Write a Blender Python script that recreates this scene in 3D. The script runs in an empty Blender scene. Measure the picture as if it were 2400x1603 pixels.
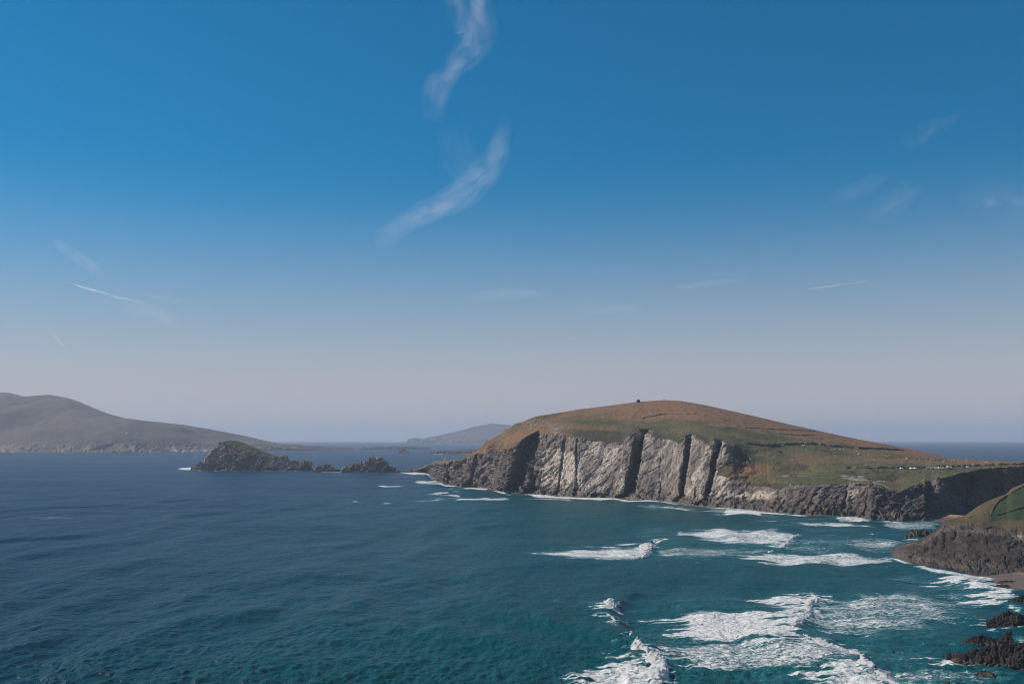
import bpy, bmesh, math, random
import numpy as np
from mathutils import Vector, Matrix

random.seed(7); np.random.seed(7)
SC = bpy.context.scene
COL = SC.collection

# ------------------------------------------------------------------ camera
H = 60.0                      # camera height above the sea
FPX, CX, YH = 2333.0, 1200.0, 1025.5   # focal length, centre column and eye-level row, in photo pixels (2400 wide)
RE2 = 2 * 7.43e6              # 2 x effective earth radius
cam_d = bpy.data.cameras.new('camera')
cam = bpy.data.objects.new('camera', cam_d); COL.objects.link(cam)
cam.location = (0, 0, H); cam.rotation_euler = (math.pi / 2, 0, 0)
cam_d.sensor_width = 36.0; cam_d.lens = 36.0 * FPX / 2400
cam_d.shift_y = (YH - 801.5) / 2400
cam_d.clip_start = 1.0; cam_d.clip_end = 300000.0
SC.camera = cam

# ------------------------------------------------------------------ sky, sun, exposure
SUN_AZ, SUN_EL = math.radians(-74), math.radians(42)   # azimuth from +Y (view direction), negative = left
world = bpy.data.worlds.new('World'); SC.world = world; world.use_nodes = True
wn = world.node_tree; wn.nodes.clear()
sky = wn.nodes.new('ShaderNodeTexSky'); sky.sky_type = 'NISHITA'; sky.sun_disc = False
sky.sun_elevation = SUN_EL; sky.sun_rotation = SUN_AZ
sky.altitude = 60; sky.air_density = 1.0; sky.dust_density = 0.0; sky.ozone_density = 10.0
bg = wn.nodes.new('ShaderNodeBackground'); bg.inputs['Strength'].default_value = 0.08
wo = wn.nodes.new('ShaderNodeOutputWorld')
hs = wn.nodes.new('ShaderNodeHueSaturation'); hs.inputs['Saturation'].default_value = 1.48; hs.inputs['Hue'].default_value = 0.482
wn.links.new(sky.outputs[0], hs.inputs['Color']); 
tcw = wn.nodes.new('ShaderNodeTexCoord'); sxw = wn.nodes.new('ShaderNodeSeparateXYZ'); wn.links.new(tcw.outputs['Generated'], sxw.inputs[0])
mrw = wn.nodes.new('ShaderNodeMapRange'); mrw.interpolation_type = 'SMOOTHERSTEP'; mrw.inputs[1].default_value = 0.29; mrw.inputs[2].default_value = -0.05; wn.links.new(sxw.outputs[2], mrw.inputs[0])   # marine haze layer above the horizon, the same all round
mxw = wn.nodes.new('ShaderNodeMix'); mxw.data_type = 'RGBA'; wn.links.new(mrw.outputs[0], mxw.inputs[0]); wn.links.new(hs.outputs[0], mxw.inputs[6]); mxw.inputs[7].default_value = (6.1, 5.7, 5.9, 1)
wn.links.new(mxw.outputs[2], bg.inputs['Color']); wn.links.new(bg.outputs[0], wo.inputs['Surface'])
sun_d = bpy.data.lights.new('sun', 'SUN'); sun_d.energy = 4.9; sun_d.angle = math.radians(0.53)
sun_d.color = (1.0, 0.89, 0.75)
sun = bpy.data.objects.new('sun', sun_d); COL.objects.link(sun)
sdir = Vector((math.sin(SUN_AZ) * math.cos(SUN_EL), math.cos(SUN_AZ) * math.cos(SUN_EL), math.sin(SUN_EL)))
sun.rotation_euler = sdir.to_track_quat('Z', 'Y').to_euler(); sun.location = (-300, 0, 400)
SC.view_settings.view_transform = 'Standard'; SC.view_settings.look = 'None'
SC.view_settings.exposure = 0.0; SC.view_settings.gamma = 1.0
SC.cycles.max_bounces = 5; SC.cycles.diffuse_bounces = 2; SC.cycles.glossy_bounces = 2
SC.cycles.volume_bounces = 1; SC.cycles.transparent_max_bounces = 8
SC.cycles.use_denoising = True; SC.cycles.denoising_prefilter = 'ACCURATE'
SC.cycles.use_adaptive_sampling = True; SC.cycles.adaptive_threshold = 0.015
SC.cycles.sample_clamp_indirect = 4.0; SC.cycles.filter_width = 1.05

# ------------------------------------------------------------------ helpers: coordinates
def P(x, y, d):
    return np.array([(x - CX) / FPX * d, d, H + (YH - y) / FPX * d])
def zat(y, d):                       # height of something seen at row y, d metres out
    return H + (YH - y) / FPX * d
def sead(y):                         # distance of the sea surface seen at row y
    s = (np.asarray(y, float) - YH) / FPX
    d = H / s
    for _ in range(30):
        d = (H + d * d / RE2) / s
    return d
def sea_pt(x, y):
    d = float(sead(y)); return np.array([(x - CX) / FPX * d, d, -d * d / RE2])
def sstep(a, b, x):
    t = np.clip((x - a) / (b - a), 0, 1); return t * t * (3 - 2 * t)
def interp(x, pts):
    p = np.array(pts, float); return np.interp(x, p[:, 0], p[:, 1])

# ------------------------------------------------------------------ helpers: noise in numpy
def _h(ix, iy, iz, s=0):
    n = (ix.astype(np.int64) * 374761393 + iy.astype(np.int64) * 668265263 + iz.astype(np.int64) * 2147483647 + s * 1274126177) & 0xFFFFFFFF
    n = ((n ^ (n >> 13)) * 1274126177) & 0xFFFFFFFF
    n = ((n ^ (n >> 16)) * 2246822519) & 0xFFFFFFFF
    return ((n ^ (n >> 15)) & 0xFFFFFF) / float(0x1000000)
def vnoise(x, y, z, s=0):            # value noise, -1..1
    xi, yi, zi = np.floor(x), np.floor(y), np.floor(z)
    fx, fy, fz = x - xi, y - yi, z - zi
    fx, fy, fz = [f * f * f * (f * (f * 6 - 15) + 10) for f in (fx, fy, fz)]
    r = 0
    for dx in (0, 1):
        wx = fx if dx else 1 - fx
        for dy in (0, 1):
            wy = fy if dy else 1 - fy
            for dz in (0, 1):
                wz = fz if dz else 1 - fz
                r = r + wx * wy * wz * _h(xi + dx, yi + dy, zi + dz, s)
    return r * 2 - 1
def fbm(x, y, z, o=4, s=0, g=0.5):
    a, f, r, t = 1.0, 1.0, 0, 0
    for k in range(o):
        r = r + a * vnoise(x * f + 17.3 * k, y * f + 5.1 * k, z * f + 9.7 * k, s + k); t += a; a *= g; f *= 2.03
    return r / t
def worley(x, y, z, s=0):            # F1, F2, random value of the nearest cell
    xi, yi, zi = np.floor(x), np.floor(y), np.floor(z)
    f1 = np.full(x.shape, 9.0); f2 = np.full(x.shape, 9.0); cv = np.zeros(x.shape)
    for dx in (-1, 0, 1):
        for dy in (-1, 0, 1):
            for dz in (-1, 0, 1):
                cx, cy, cz = xi + dx, yi + dy, zi + dz
                d = np.sqrt((cx + _h(cx, cy, cz, s) - x) ** 2 + (cy + _h(cx, cy, cz, s + 1) - y) ** 2 + (cz + _h(cx, cy, cz, s + 2) - z) ** 2)
                m = d < f1
                f2 = np.where(m, f1, np.minimum(f2, d)); cv = np.where(m, _h(cx, cy, cz, s + 3), cv); f1 = np.where(m, d, f1)
    return f1, f2, cv

# ------------------------------------------------------------------ helpers: meshes and objects
def tag(o, label=None, cat=None, group=None, kind=None):
    if label: o['label'] = label
    if cat: o['category'] = cat
    if group: o['group'] = group
    if kind: o['kind'] = kind
    return o
def link(name, me, mat=None, parent=None):
    o = bpy.data.objects.new(name, me); COL.objects.link(o)
    if mat and me and not me.materials: me.materials.append(mat)
    if parent: o.parent = parent
    return o
def empty(name, loc, rz=0):
    o = bpy.data.objects.new(name, None); COL.objects.link(o)
    o.location = loc; o.rotation_euler = (0, 0, rz); o.empty_display_size = 0.5
    return o
def grid_mesh(name, V, closed_u=False, attrs=None, smooth=True):
    N, M = V.shape[:2]
    me = bpy.data.meshes.new(name)
    idx = np.arange(N * M, dtype=np.int32).reshape(N, M)
    if closed_u: idx = np.vstack([idx, idx[:1]])
    q = np.stack([idx[:-1, :-1], idx[1:, :-1], idx[1:, 1:], idx[:-1, 1:]], -1).reshape(-1, 4)
    me.vertices.add(N * M); me.vertices.foreach_set('co', V.reshape(-1).astype(np.float32))
    me.loops.add(q.size); me.loops.foreach_set('vertex_index', q.reshape(-1).astype(np.int32))
    me.polygons.add(len(q)); me.polygons.foreach_set('loop_start', np.arange(0, q.size, 4, dtype=np.int32))
    me.polygons.foreach_set('use_smooth', np.full(len(q), smooth))
    me.update(calc_edges=True)
    for k, a in (attrs or {}).items():
        at = me.attributes.new(k, 'FLOAT', 'POINT'); at.data.foreach_set('value', a.reshape(-1).astype(np.float32))
    return me
def bm_mesh(name, bm, smooth=False):
    me = bpy.data.meshes.new(name); bm.normal_update(); bm.to_mesh(me); bm.free()
    if smooth:
        me.polygons.foreach_set('use_smooth', np.ones(len(me.polygons), bool))
    return me
def add_box(bm, c, s, rot=None):
    m = Matrix.Translation(c) @ (rot or Matrix.Identity(4)) @ Matrix.Diagonal((*s, 1))
    return bmesh.ops.create_cube(bm, size=1, matrix=m)['verts']

# ------------------------------------------------------------------ helpers: materials
class NT:
    def __init__(s, name):
        s.m = bpy.data.materials.new(name); s.m.use_nodes = True; s.t = s.m.node_tree; s.t.nodes.clear()
        s.out = s.n('ShaderNodeOutputMaterial')
    def n(s, typ, **kw):
        nd = s.t.nodes.new(typ)
        for k, v in kw.items(): setattr(nd, k, v)
        return nd
    def L(s, a, b): s.t.links.new(a, b)
    def put(s, sock, v):
        if isinstance(v, bpy.types.NodeSocket): s.L(v, sock)
        elif isinstance(v, (tuple, list)) and len(v) == 3 and sock.type == 'RGBA': sock.default_value = (*v, 1)
        else: sock.default_value = v
    def math(s, op, a, b=0.0, clamp=False):
        nd = s.n('ShaderNodeMath', operation=op, use_clamp=clamp); s.put(nd.inputs[0], a); s.put(nd.inputs[1], b); return nd.outputs[0]
    def mix(s, f, a, b):
        nd = s.n('ShaderNodeMix', data_type='RGBA'); s.put(nd.inputs[0], f); s.put(nd.inputs[6], a); s.put(nd.inputs[7], b); return nd.outputs[2]
    def ramp(s, f, lo, hi):
        nd = s.n('ShaderNodeMapRange', interpolation_type='SMOOTHSTEP'); s.put(nd.inputs[0], f); s.put(nd.inputs[1], lo); s.put(nd.inputs[2], hi); return nd.outputs[0]
    def attr(s, name): return s.n('ShaderNodeAttribute', attribute_name=name).outputs['Fac']
    def pos(s): return s.n('ShaderNodeNewGeometry').outputs['Position']
    def obj(s): return s.n('ShaderNodeTexCoord').outputs['Object']
    def mapping(s, v, scale=(1, 1, 1), rot=(0, 0, 0)):
        nd = s.n('ShaderNodeMapping'); s.L(v, nd.inputs[0]); nd.inputs['Scale'].default_value = scale; nd.inputs['Rotation'].default_value = rot; return nd.outputs[0]
    def noise(s, v, scale, detail=4, rough=0.55, dist=0.0):
        nd = s.n('ShaderNodeTexNoise'); s.L(v, nd.inputs['Vector']); nd.inputs['Scale'].default_value = scale
        nd.inputs['Detail'].default_value = detail; nd.inputs['Roughness'].default_value = rough; nd.inputs['Distortion'].default_value = dist
        return nd.outputs[0]
    def bump(s, h, dist, strength=1.0, nrm=None):
        nd = s.n('ShaderNodeBump'); s.put(nd.inputs['Height'], h); nd.inputs['Distance'].default_value = dist; nd.inputs['Strength'].default_value = strength
        if nrm: s.L(nrm, nd.inputs['Normal'])
        return nd.outputs[0]
    def bsdf(s, col, rough=0.9, spec=0.3, nrm=None, metal=0.0):
        b = s.n('ShaderNodeBsdfPrincipled'); s.put(b.inputs['Base Color'], col); s.put(b.inputs['Roughness'], rough)
        b.inputs['Specular IOR Level'].default_value = spec; b.inputs['Metallic'].default_value = metal
        if nrm: s.L(nrm, b.inputs['Normal'])
        return b.outputs[0]
    def done(s, sh): s.L(sh, s.out.inputs['Surface']); return s.m

def simple(name, col, rough=0.6, spec=0.4, var=0.15, scale=3.0, metal=0.0):
    t = NT(name); nz = t.noise(t.obj(), scale, 3)
    dark = tuple(c * (1 - var) for c in col); lite = tuple(min(1, c * (1 + var)) for c in col)
    return t.done(t.bsdf(t.mix(nz, dark, lite), rough, spec, None, metal))

def land_material(name, rock_a=(0.115, 0.092, 0.087), rock_b=(0.28, 0.232, 0.208), pale=(0.55, 0.465, 0.39), dark=(0.04, 0.036, 0.037), wet=8.5,
                  green=(0.06, 0.068, 0.029), olive=(0.12, 0.102, 0.05), brown=(0.215, 0.12, 0.066), scrub_shade=(0.036, 0.032, 0.021), far=1.0):
    t = NT(name); p = t.pos(); f = 1.0 / far
    veg, dry, pal, scr, snd = (t.attr(a) for a in ('veg', 'dry', 'pale', 'scrub_shade', 'sand'))
    strata = t.mapping(p, (0.09 * f, 0.09 * f, 0.022 * f), (0.15, 0.42, 0.3))
    n1 = t.noise(strata, 1.0, 6, 0.62, 0.6)
    n2 = t.noise(p, 0.035 * f, 4, 0.6)
    n3 = t.noise(p, 0.35 * f, 5, 0.65)
    crk = t.n('ShaderNodeTexVoronoi', feature='DISTANCE_TO_EDGE'); wv = t.n('ShaderNodeTexNoise'); t.L(p, wv.inputs['Vector']); wv.inputs['Scale'].default_value = 0.09 * f; wv.inputs['Detail'].default_value = 4
    va = t.n('ShaderNodeVectorMath', operation='MULTIPLY_ADD'); t.L(wv.outputs['Color'], va.inputs[0]); va.inputs[1].default_value = (1.5, 1.5, 1.5); t.L(t.mapping(p, (0.10 * f, 0.10 * f, 0.03 * f), (0.1, 0.5, 0.25)), va.inputs[2])
    t.L(va.outputs[0], crk.inputs['Vector']); crk.inputs['Scale'].default_value = 1.0
    n4 = t.noise(t.mapping(p, (0.42 * f, 0.42 * f, 0.075 * f), (0.15, 0.5, 0.3)), 1.0, 6, 0.66, 0.5)
    c = t.mix(t.ramp(t.math('ADD', t.math('MULTIPLY', n1, 0.55), t.math('MULTIPLY', n4, 0.45)), 0.40, 0.60), rock_a, rock_b)
    c = t.mix(t.math('MULTIPLY', t.ramp(n2, 0.45, 0.7), 0.5), c, (rock_a[0] * 0.95, rock_a[1] * 0.88, rock_a[2] * 0.97))
    c = t.mix(t.math('MULTIPLY', pal, t.ramp(t.math('ADD', n4, t.math('MULTIPLY', n3, 0.3)), 0.42, 0.72)), c, pale)
    c = t.mix(t.math('MULTIPLY', t.math('MULTIPLY', pal, -1.0, True), 0.85), c, t.mix(n3, dark, tuple(d * 1.7 for d in dark)))
    c = t.mix(t.math('MULTIPLY', t.ramp(n3, 0.56, 0.68), t.math('SUBTRACT', 0.5, t.math('MULTIPLY', pal, 0.36))), c, dark)
    c = t.mix(t.math('MULTIPLY', t.ramp(crk.outputs['Distance'], 0.07, 0.0), 0.65), c, dark)
    sep = t.n('ShaderNodeSeparateXYZ'); t.L(p, sep.inputs[0])
    zz = t.math('ADD', sep.outputs[2], t.math('MULTIPLY', t.math('SUBTRACT', n2, 0.5), wet * 1.8))
    wetm = t.ramp(zz, wet * 1.15, wet * 0.55)
    c = t.mix(t.math('MULTIPLY', wetm, 0.8), c, t.mix(n3, (0.03, 0.026, 0.026), (0.11, 0.082, 0.062)))
    # vegetation
    v1 = t.noise(t.mapping(p, (0.02 * f, 0.02 * f, 0.06 * f)), 1.0, 5, 0.6)
    v2 = t.noise(p, 0.2 * f, 7, 0.78)
    g = t.mix(t.ramp(v1, 0.35, 0.65), green, olive)
    br = t.mix(t.ramp(v2, 0.35, 0.65), tuple(b * 0.62 for b in brown), tuple(min(1, b * 1.2) for b in brown))
    g = t.mix(t.ramp(t.math('ADD', t.math('ADD', dry, t.math('MULTIPLY', t.math('SUBTRACT', v1, 0.5), 1.5)), t.math('MULTIPLY', t.math('SUBTRACT', v2, 0.5), 0.9)), 0.2, 0.8), g, br)
    g = t.mix(t.math('MULTIPLY', t.ramp(v2, 0.5, 0.7), 0.6), g, scrub_shade)
    g = t.mix(t.math('MULTIPLY', t.ramp(v2, 0.46, 0.3), 0.45), g, tuple(min(1, o * 1.7) for o in olive))
    g = t.mix(t.ramp(t.math('ADD', scr, t.math('MULTIPLY', t.math('SUBTRACT', v2, 0.5), 1.5)), 0.35, 0.75), g, t.mix(v1, scrub_shade, tuple(s * 2.2 for s in scrub_shade)))
    vm = t.ramp(t.math('ADD', veg, t.math('MULTIPLY', t.math('SUBTRACT', n3, 0.5), 1.1)), 0.38, 0.62)
    c = t.mix(vm, c, g)
    c = t.mix(t.ramp(t.math('ADD', snd, t.math('MULTIPLY', t.math('SUBTRACT', n3, 0.5), 0.5)), 0.4, 0.6), c, t.mix(n3, (0.30, 0.20, 0.125), (0.40, 0.28, 0.18)))
    b1 = t.bump(n1, 2.2 * min(far, 2.0), 0.8); b2 = t.bump(t.math('ADD', n3, t.math('MULTIPLY', n4, 1.2)), 1.3 * min(far, 2.0), 0.8, b1)
    return t.done(t.bsdf(c, t.math('SUBTRACT', 0.95, t.math('MULTIPLY', wetm, 0.5)), 0.3, b2))

# ------------------------------------------------------------------ the setting: lofted land
def rock_disp(V, amp, size, s=0, lean=0.45, tang=(0.51, -0.86), groove=0.7):
    """jointed, leaning blocks: displacement along the surface normal"""
    X, Y, Z = V[..., 0], V[..., 1], V[..., 2]
    a = X * tang[0] + Y * tang[1] - lean * Z; b = -X * tang[1] + Y * tang[0]
    a = a + 0.25 * size * vnoise(X / size, Y / size, Z / size, s + 40); Zw = Z + 0.3 * size * vnoise(X / size + 7, Y / size, Z / size, s + 41)
    r = 0
    for k, (sc, am) in enumerate(((1.0, 0.8), (0.45, 0.6), (0.2, 0.36))):
        f1, f2, cv = worley(a / (size * sc), b / (size * sc * 1.6), Zw / (size * sc * 1.9), s + 11 * k)
        r = r + am * ((cv - 0.5) * 1.5 - groove * np.exp(-((f2 - f1) / 0.09) ** 2))
    r = r + 0.35 * fbm(a / (size * 0.25), b / size, Z / (size * 0.6), 3, s + 77)
    return amp * r
def normals(V):
    du = np.gradient(V, axis=0); dv = np.gradient(V, axis=1)
    n = np.cross(du, dv); n /= np.linalg.norm(n, axis=-1, keepdims=True) + 1e-9
    return n
def loft(cols, prof, counts, shape=None):
    """cols: photo columns; prof: list of (d, z) arrays along the columns; rows are filled between"""
    N = len(cols); rows_d, rows_z, rows_t = [], [], []
    for k, c in enumerate(counts):
        tt = np.linspace(0, 1, c, endpoint=(k == len(counts) - 1))
        for t in tt:
            tz = t
            if shape and k in shape: tz = shape[k](t)
            rows_d.append(prof[k][0] * (1 - t) + prof[k + 1][0] * t)
            rows_z.append(prof[k][1] * (1 - tz) + prof[k + 1][1] * tz)
            rows_t.append(k + t)
    d = np.stack(rows_d, 1); z = np.stack(rows_z, 1)
    X = ((cols - CX) / FPX)[:, None] * d
    return np.stack([X, d, z], -1), np.array(rows_t)
def proj(V):
    return CX + FPX * V[..., 0] / V[..., 1], YH - FPX * (V[..., 2] - H) / V[..., 1]

MAT_LAND = land_material('headland_rock_and_grass')

# --- headland
cols = np.linspace(950, 2620, 1150)
yw = interp(cols, [(950, 1106), (976, 1105), (1002, 1109), (1015, 1123), (1043, 1137), (1089, 1141), (1153, 1147), (1191, 1157), (1278, 1160.5), (1344, 1164.5), (1400, 1167), (1455, 1169.5),
                   (1558, 1175.5), (1593, 1180), (1647, 1186), (1737, 1192), (1804, 1199), (1909, 1209), (1998, 1213), (2043, 1219), (2117, 1222), (2168, 1222), (2182, 1214), (2215, 1211), (2300, 1200), (2400, 1190), (2620, 1184)])
dw = sead(yw)
yc = interp(cols, [(950, 1107), (976, 1100), (1012, 1089), (1055, 1083), (1084, 1076), (1110, 1066), (1150, 1062), (1190, 1050), (1234, 1030), (1273, 1018), (1310, 1014), (1350, 1025), (1380, 1030), (1417, 1036), (1458, 1038),
                   (1480, 1014), (1489, 1014), (1558, 1028), (1591, 1033), (1604, 1020), (1612, 1020), (1660, 1034), (1673, 1028), (1690, 1036), (1720, 1046), (1745, 1070), (1770, 1108), (1800, 1140),
                   (1834, 1146), (1879, 1141), (1968, 1138), (2028, 1132), (2067, 1144), (2100, 1158), (2126, 1142), (2160, 1131), (2189, 1123), (2266, 1106), (2317, 1097), (2400, 1092), (2620, 1085)])
setb = interp(cols, [(950, 8), (1012, 40), (1100, 62), (1234, 66), (1300, 48), (1352, 38), (1700, 34), (1745, 52), (1772, 40), (1805, 20), (2060, 20), (2100, 26), (2130, 44), (2168, 66), (2185, 40), (2200, 30), (2620, 40)])
def gsm(a_, w_):
    k_ = np.exp(-0.5 * (np.arange(-3 * w_, 3 * w_ + 1) / w_) ** 2); k_ /= k_.sum(); return np.convolve(np.pad(a_, 3 * w_, 'edge'), k_, 'valid')
dws = gsm(dw, 10); setb = gsm(setb, 4); yc = np.where(cols > 1800, gsm(yc, 7), yc)
dc = dw + setb; zc = np.maximum(zat(yc, dc), 0.8)
yr = interp(cols, [(950, 1106), (976, 1103), (1012, 1089), (1055, 1082), (1084, 1073), (1119, 1057), (1140, 1038), (1170, 1019), (1209, 995), (1255, 976), (1311, 967), (1353, 959.5), (1400, 954), (1494, 941.5),
                   (1558, 937.5), (1596, 939.5), (1647, 948), (1711, 962), (1775, 976.5), (1849, 994), (1924, 1010.5), (1998, 1026.5), (2058, 1037.5), (2147, 1055), (2222, 1073), (2296, 1079), (2400, 1082), (2620, 1084)])
dr = gsm(dws + interp(cols, [(950, 14), (1012, 55), (1100, 110), (1209, 190), (1400, 250), (1558, 290), (1711, 310), (1850, 340), (2000, 370), (2140, 380), (2200, 290), (2300, 220), (2420, 170), (2620, 150)]), 18)
zr = np.maximum(zat(yr, dr), zc + 0.2)
# the shoulder: where the steep edge of the hill eases into the smooth slope above
ysh = interp(cols, [(950, 1106), (1012, 1089), (1055, 1082), (1084, 1074), (1119, 1060), (1150, 1044), (1200, 1020), (1260, 998), (1320, 990), (1370, 996), (1420, 1000), (1480, 1001), (1560, 1010), (1640, 1015), (1700, 1024), (1742, 1036), (1800, 1052),
                    (1850, 1082), (1900, 1096), (2000, 1100), (2100, 1101), (2170, 1100), (2230, 1098), (2300, 1091), (2400, 1087), (2620, 1085)])
dsh = dws + interp(cols, [(950, 10), (1012, 44), (1100, 80), (1234, 100), (1330, 92), (1400, 78), (1690, 82), (1742, 92), (1800, 118), (1850, 100), (1900, 90), (2000, 105), (2100, 130), (2168, 140), (2200, 90), (2400, 90), (2620, 90)])
ysh = gsm(ysh, 14); dsh = np.clip(gsm(dsh, 14), dc + 1.0, dr - 2.0); zsh = np.clip(zat(ysh, dsh), zc, zr)
zl = np.minimum(6.0, zc * 0.4)
prof = [(dw - 14, np.full_like(dw, -7.0)), (dw, np.full_like(dw, 0.0)), (dw + np.minimum(9, setb * 0.3), zl), (dc, zc), (dsh, zsh), (dr, zr),
        (dr + 120, np.maximum(zr * 0.85 - 6, -1)), (dr + 330, np.full_like(dw, -6.0))]
V, T = loft(cols, prof, [4, 10, 130, 50, 90, 10, 8], {4: lambda t: 1 - (1 - t) ** 1.12})
T = np.where(T <= 3, T, np.where(T <= 4, 3 + 0.3 * (T - 3), np.where(T <= 5, 3.3 + 0.7 * (T - 4), T - 1)))   # 3 = cliff top, 3.3 = shoulder, 4 = ridge
vfrac = np.clip((T - 1) / 2, 0, 1.0)            # height up the cliff
above = np.clip(T - 3, 0, 1)                    # fraction of the way up the slope
# clefts: the shore steps inland to the right of each buttress, then comes back out (saw-tooth slabs)
NOTCH = [(1488, 1436, 24, 44, 3, 1.08), (1607, 1572, 13, 24, 3, 1.05), (1676, 1622, 14, 24, 3, 1.03), (1218, 1146, 31, 44, 20, 1.0), (1243, 1228, 14, 30, 8, 1.03),
         (1052, 1026, 9, 14, 6, 1.0), (1110, 1084, 11, 18, 6, 1.0), (1350, 1343, 3, 5, 3, 0.97), (1392, 1382, 17, 26, 4, 0.30), (1412, 1404, 14, 20, 4, 0.25), (1549, 1540, 3, 3, 3, 0.8), (1635, 1618, 3, 4, 3, 0.55), (1760, 1716, 7, 9, 4, 0.55), (1790, 1734, 6, 8, 4, 0.5),
         (1848, 1818, 4, 5, 5, 1.0), (1912, 1872, 8, 7, 10, 0.8), (1986, 1962, 5, 6, 5, 1.0), (2040, 2010, 6, 6, 6, 1.0), (2262, 2236, 14, 14, 20, 0.9), (2330, 2300, 12, 14, 20, 1.0)]
rc = random.Random(11)
for _ in range(5):
    xx_ = rc.uniform(1262, 1700); NOTCH.append((xx_ + rc.uniform(8, 22), xx_ - rc.uniform(4, 12), rc.uniform(2.0, 4.5), rc.uniform(2.0, 5.0), 2.5, rc.uniform(0.25, 0.95)))
for _ in range(8):
    xx_ = rc.uniform(1750, 2060); NOTCH.append((xx_ + rc.uniform(6, 18), xx_ - rc.uniform(6, 14), rc.uniform(2.5, 5), rc.uniform(2.5, 5.5), 3, rc.uniform(0.4, 1.0)))
delta = np.zeros(V.shape[:2]); cleft = np.zeros(V.shape[:2])
vv = (T - 1) / 2.0
wob = fbm(V[..., 0] / 12, V[..., 1] / 12, V[..., 2] / 6, 4, 3, 0.65)
for xt, xb, w, s, Ld, top in NOTCH:
    xs = cols[:, None] - (xb + (xt - xb) * np.clip(vv, 0, 1.15)[None, :]) + (7.0 if w > 30 else 4.5 if w > 9 else 2.5) * wob
    g = np.clip(xs / w, 0, 1) * np.clip(1 - (xs - w) / Ld, 0, 1)
    fade = 1 - sstep(top - 0.02, top + 0.07, vv + 0 * above) if top > 0.5 else 1 - sstep(top * 0.5, top * 1.3, vv)
    delta += s * g * fade[None, :] * sstep(0.0, 0.12, vv)[None, :]
    cleft = np.maximum(cleft, ((xs > 0) & (xs < w * 1.6)) * fade[None, :])
nl = np.hypot((cols - CX) / FPX, 1.0)[:, None]
V[..., 0] += delta * ((cols - CX) / FPX)[:, None] / nl; V[..., 1] += delta / nl
rockw = (1 - sstep(2.9, 3.12, T))[None, :] * sstep(0.3, 1.2, T)[None, :]
left = sstep(1350, 1230, cols)[:, None]
n = normals(V); n *= np.sign(-(n[..., 1:2]))     # outward = towards the viewer side
nn = np.where(T[None, :, None] > 3.6, np.array([0, 0, 1.0]), n)
right = sstep(1715, 1745, cols)[:, None]
disp = (rock_disp(V, 1.0, 14.0, 5, 0.7) * (4.6 * left + 2.1 * right) + (1 - left) * (1 - right) * (1.5 * rock_disp(V, 1.0, 30.0, 6, 0.6, groove=0.35) + 0.55 * rock_disp(V, 1.0, 10.0, 8, 0.8, groove=0.2))) * rockw
# rubble zone at the foot of the cliff
foot = np.exp(-((T[None, :] - 1.6) / 0.5) ** 2)
disp += foot * 2.2 * rock_disp(V, 1.0, 6.0, 25, 0.1)
# rocky knolls and tussocks on the slopes above
kn = sstep(-0.12, 0.3, fbm(V[..., 0] / 26, V[..., 1] / 26, V[..., 2] / 26, 3, 61)) * sstep(1420, 1150, cols)[:, None] * (T[None, :] > 2.9) * (T[None, :] < 4.1)
disp += kn * 2.6 * np.abs(rock_disp(V, 1.0, 7.0, 31)) * (1 - sstep(3.9, 4.0, T))[None, :]
disp += sstep(2.9, 3.2, T)[None, :] * (1 - sstep(3.8, 4.0, T))[None, :] * (1.1 * fbm(V[..., 0] / 22, V[..., 1] / 22, V[..., 2] * 0, 4, 9) + 0.75 * fbm(V[..., 0] / 4.2, V[..., 1] / 4.2, V[..., 2] * 0, 3, 19))
V += nn * disp[..., None]
px, py = proj(V)
# hollows: the cut bank above the lane, the road hedge terrace
for cx0, cy0, rx, ry, dep in ((1868, 1098, 44, 9, 5.0), (2030, 1106, 50, 4, 3.0), (1915, 1106, 40, 6, 2.0), (2095, 1122, 24, 6, 2.5)):
    V[..., 2] -= dep * np.exp(-((px - cx0) / rx) ** 2 - ((py - cy0) / ry) ** 2) * (T[None, :] > 3)
px, py = proj(V)
X, Y, Z = V[..., 0], V[..., 1], V[..., 2]
nz = fbm(X / 30, Y / 30, Z / 30, 4, 101)
veg = sstep(2.93, 3.07, T[None, :] + 0.10 * nz) * (1 - 0.85 * kn * sstep(0.0, 0.35, fbm(X / 8, Y / 8, Z / 8, 3, 63) + 0.12)) * (1 - 0.8 * cleft)
veg *= 1 - sstep(1080, 1040, px) * 0.8
ledges = sstep(0.25, 0.6, fbm(X / 16, Y / 16, Z / 7, 3, 131) + 0.25 * sstep(1740, 1800, px)) * sstep(2.5, 3.0, T + 0)[None, :]
veg = np.maximum(veg, 0.62 * ledges * (1 - cleft))
veg = np.maximum(veg, 0.75 * sstep(2180, 2230, px) * sstep(2.0, 2.6, T[None, :] + 0.5 * nz))
shoulder_line = interp(py, [(1000, 1724), (1043, 1724), (1079, 1700), (1112, 1676), (1118, 1700), (1126, 1740), (1150, 1760)])
veg = np.maximum(veg, 0.95 * sstep(-3, 5, px - shoulder_line + 6 * nz) * sstep(1144, 1136, py + 4 * nz) * sstep(1850, 1820, px) * (T[None, :] > 2))
fringe = np.exp(-((T[None, :] - 3.06) / 0.09) ** 2) * sstep(1330, 1370, px) * sstep(1730, 1700, px)
crag = np.exp(-((px - 1290) / 55) ** 2 - ((py - 1002) / 15) ** 2) + 0.8 * np.exp(-((px - 1190) / 40) ** 2 - ((py - 1034) / 14) ** 2)
veg *= 1 - 0.85 * np.clip(crag, 0, 1) * sstep(-0.1, 0.25, fbm(X / 7, Y / 7, Z / 5, 3, 67))
dryy = sstep(1012, 968, py + 0.09 * (1560 - px) * (px < 1560) - 0.16 * np.clip(px - 1650, 0, 900) + 10 * nz) * sstep(1180, 1330, px)
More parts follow.
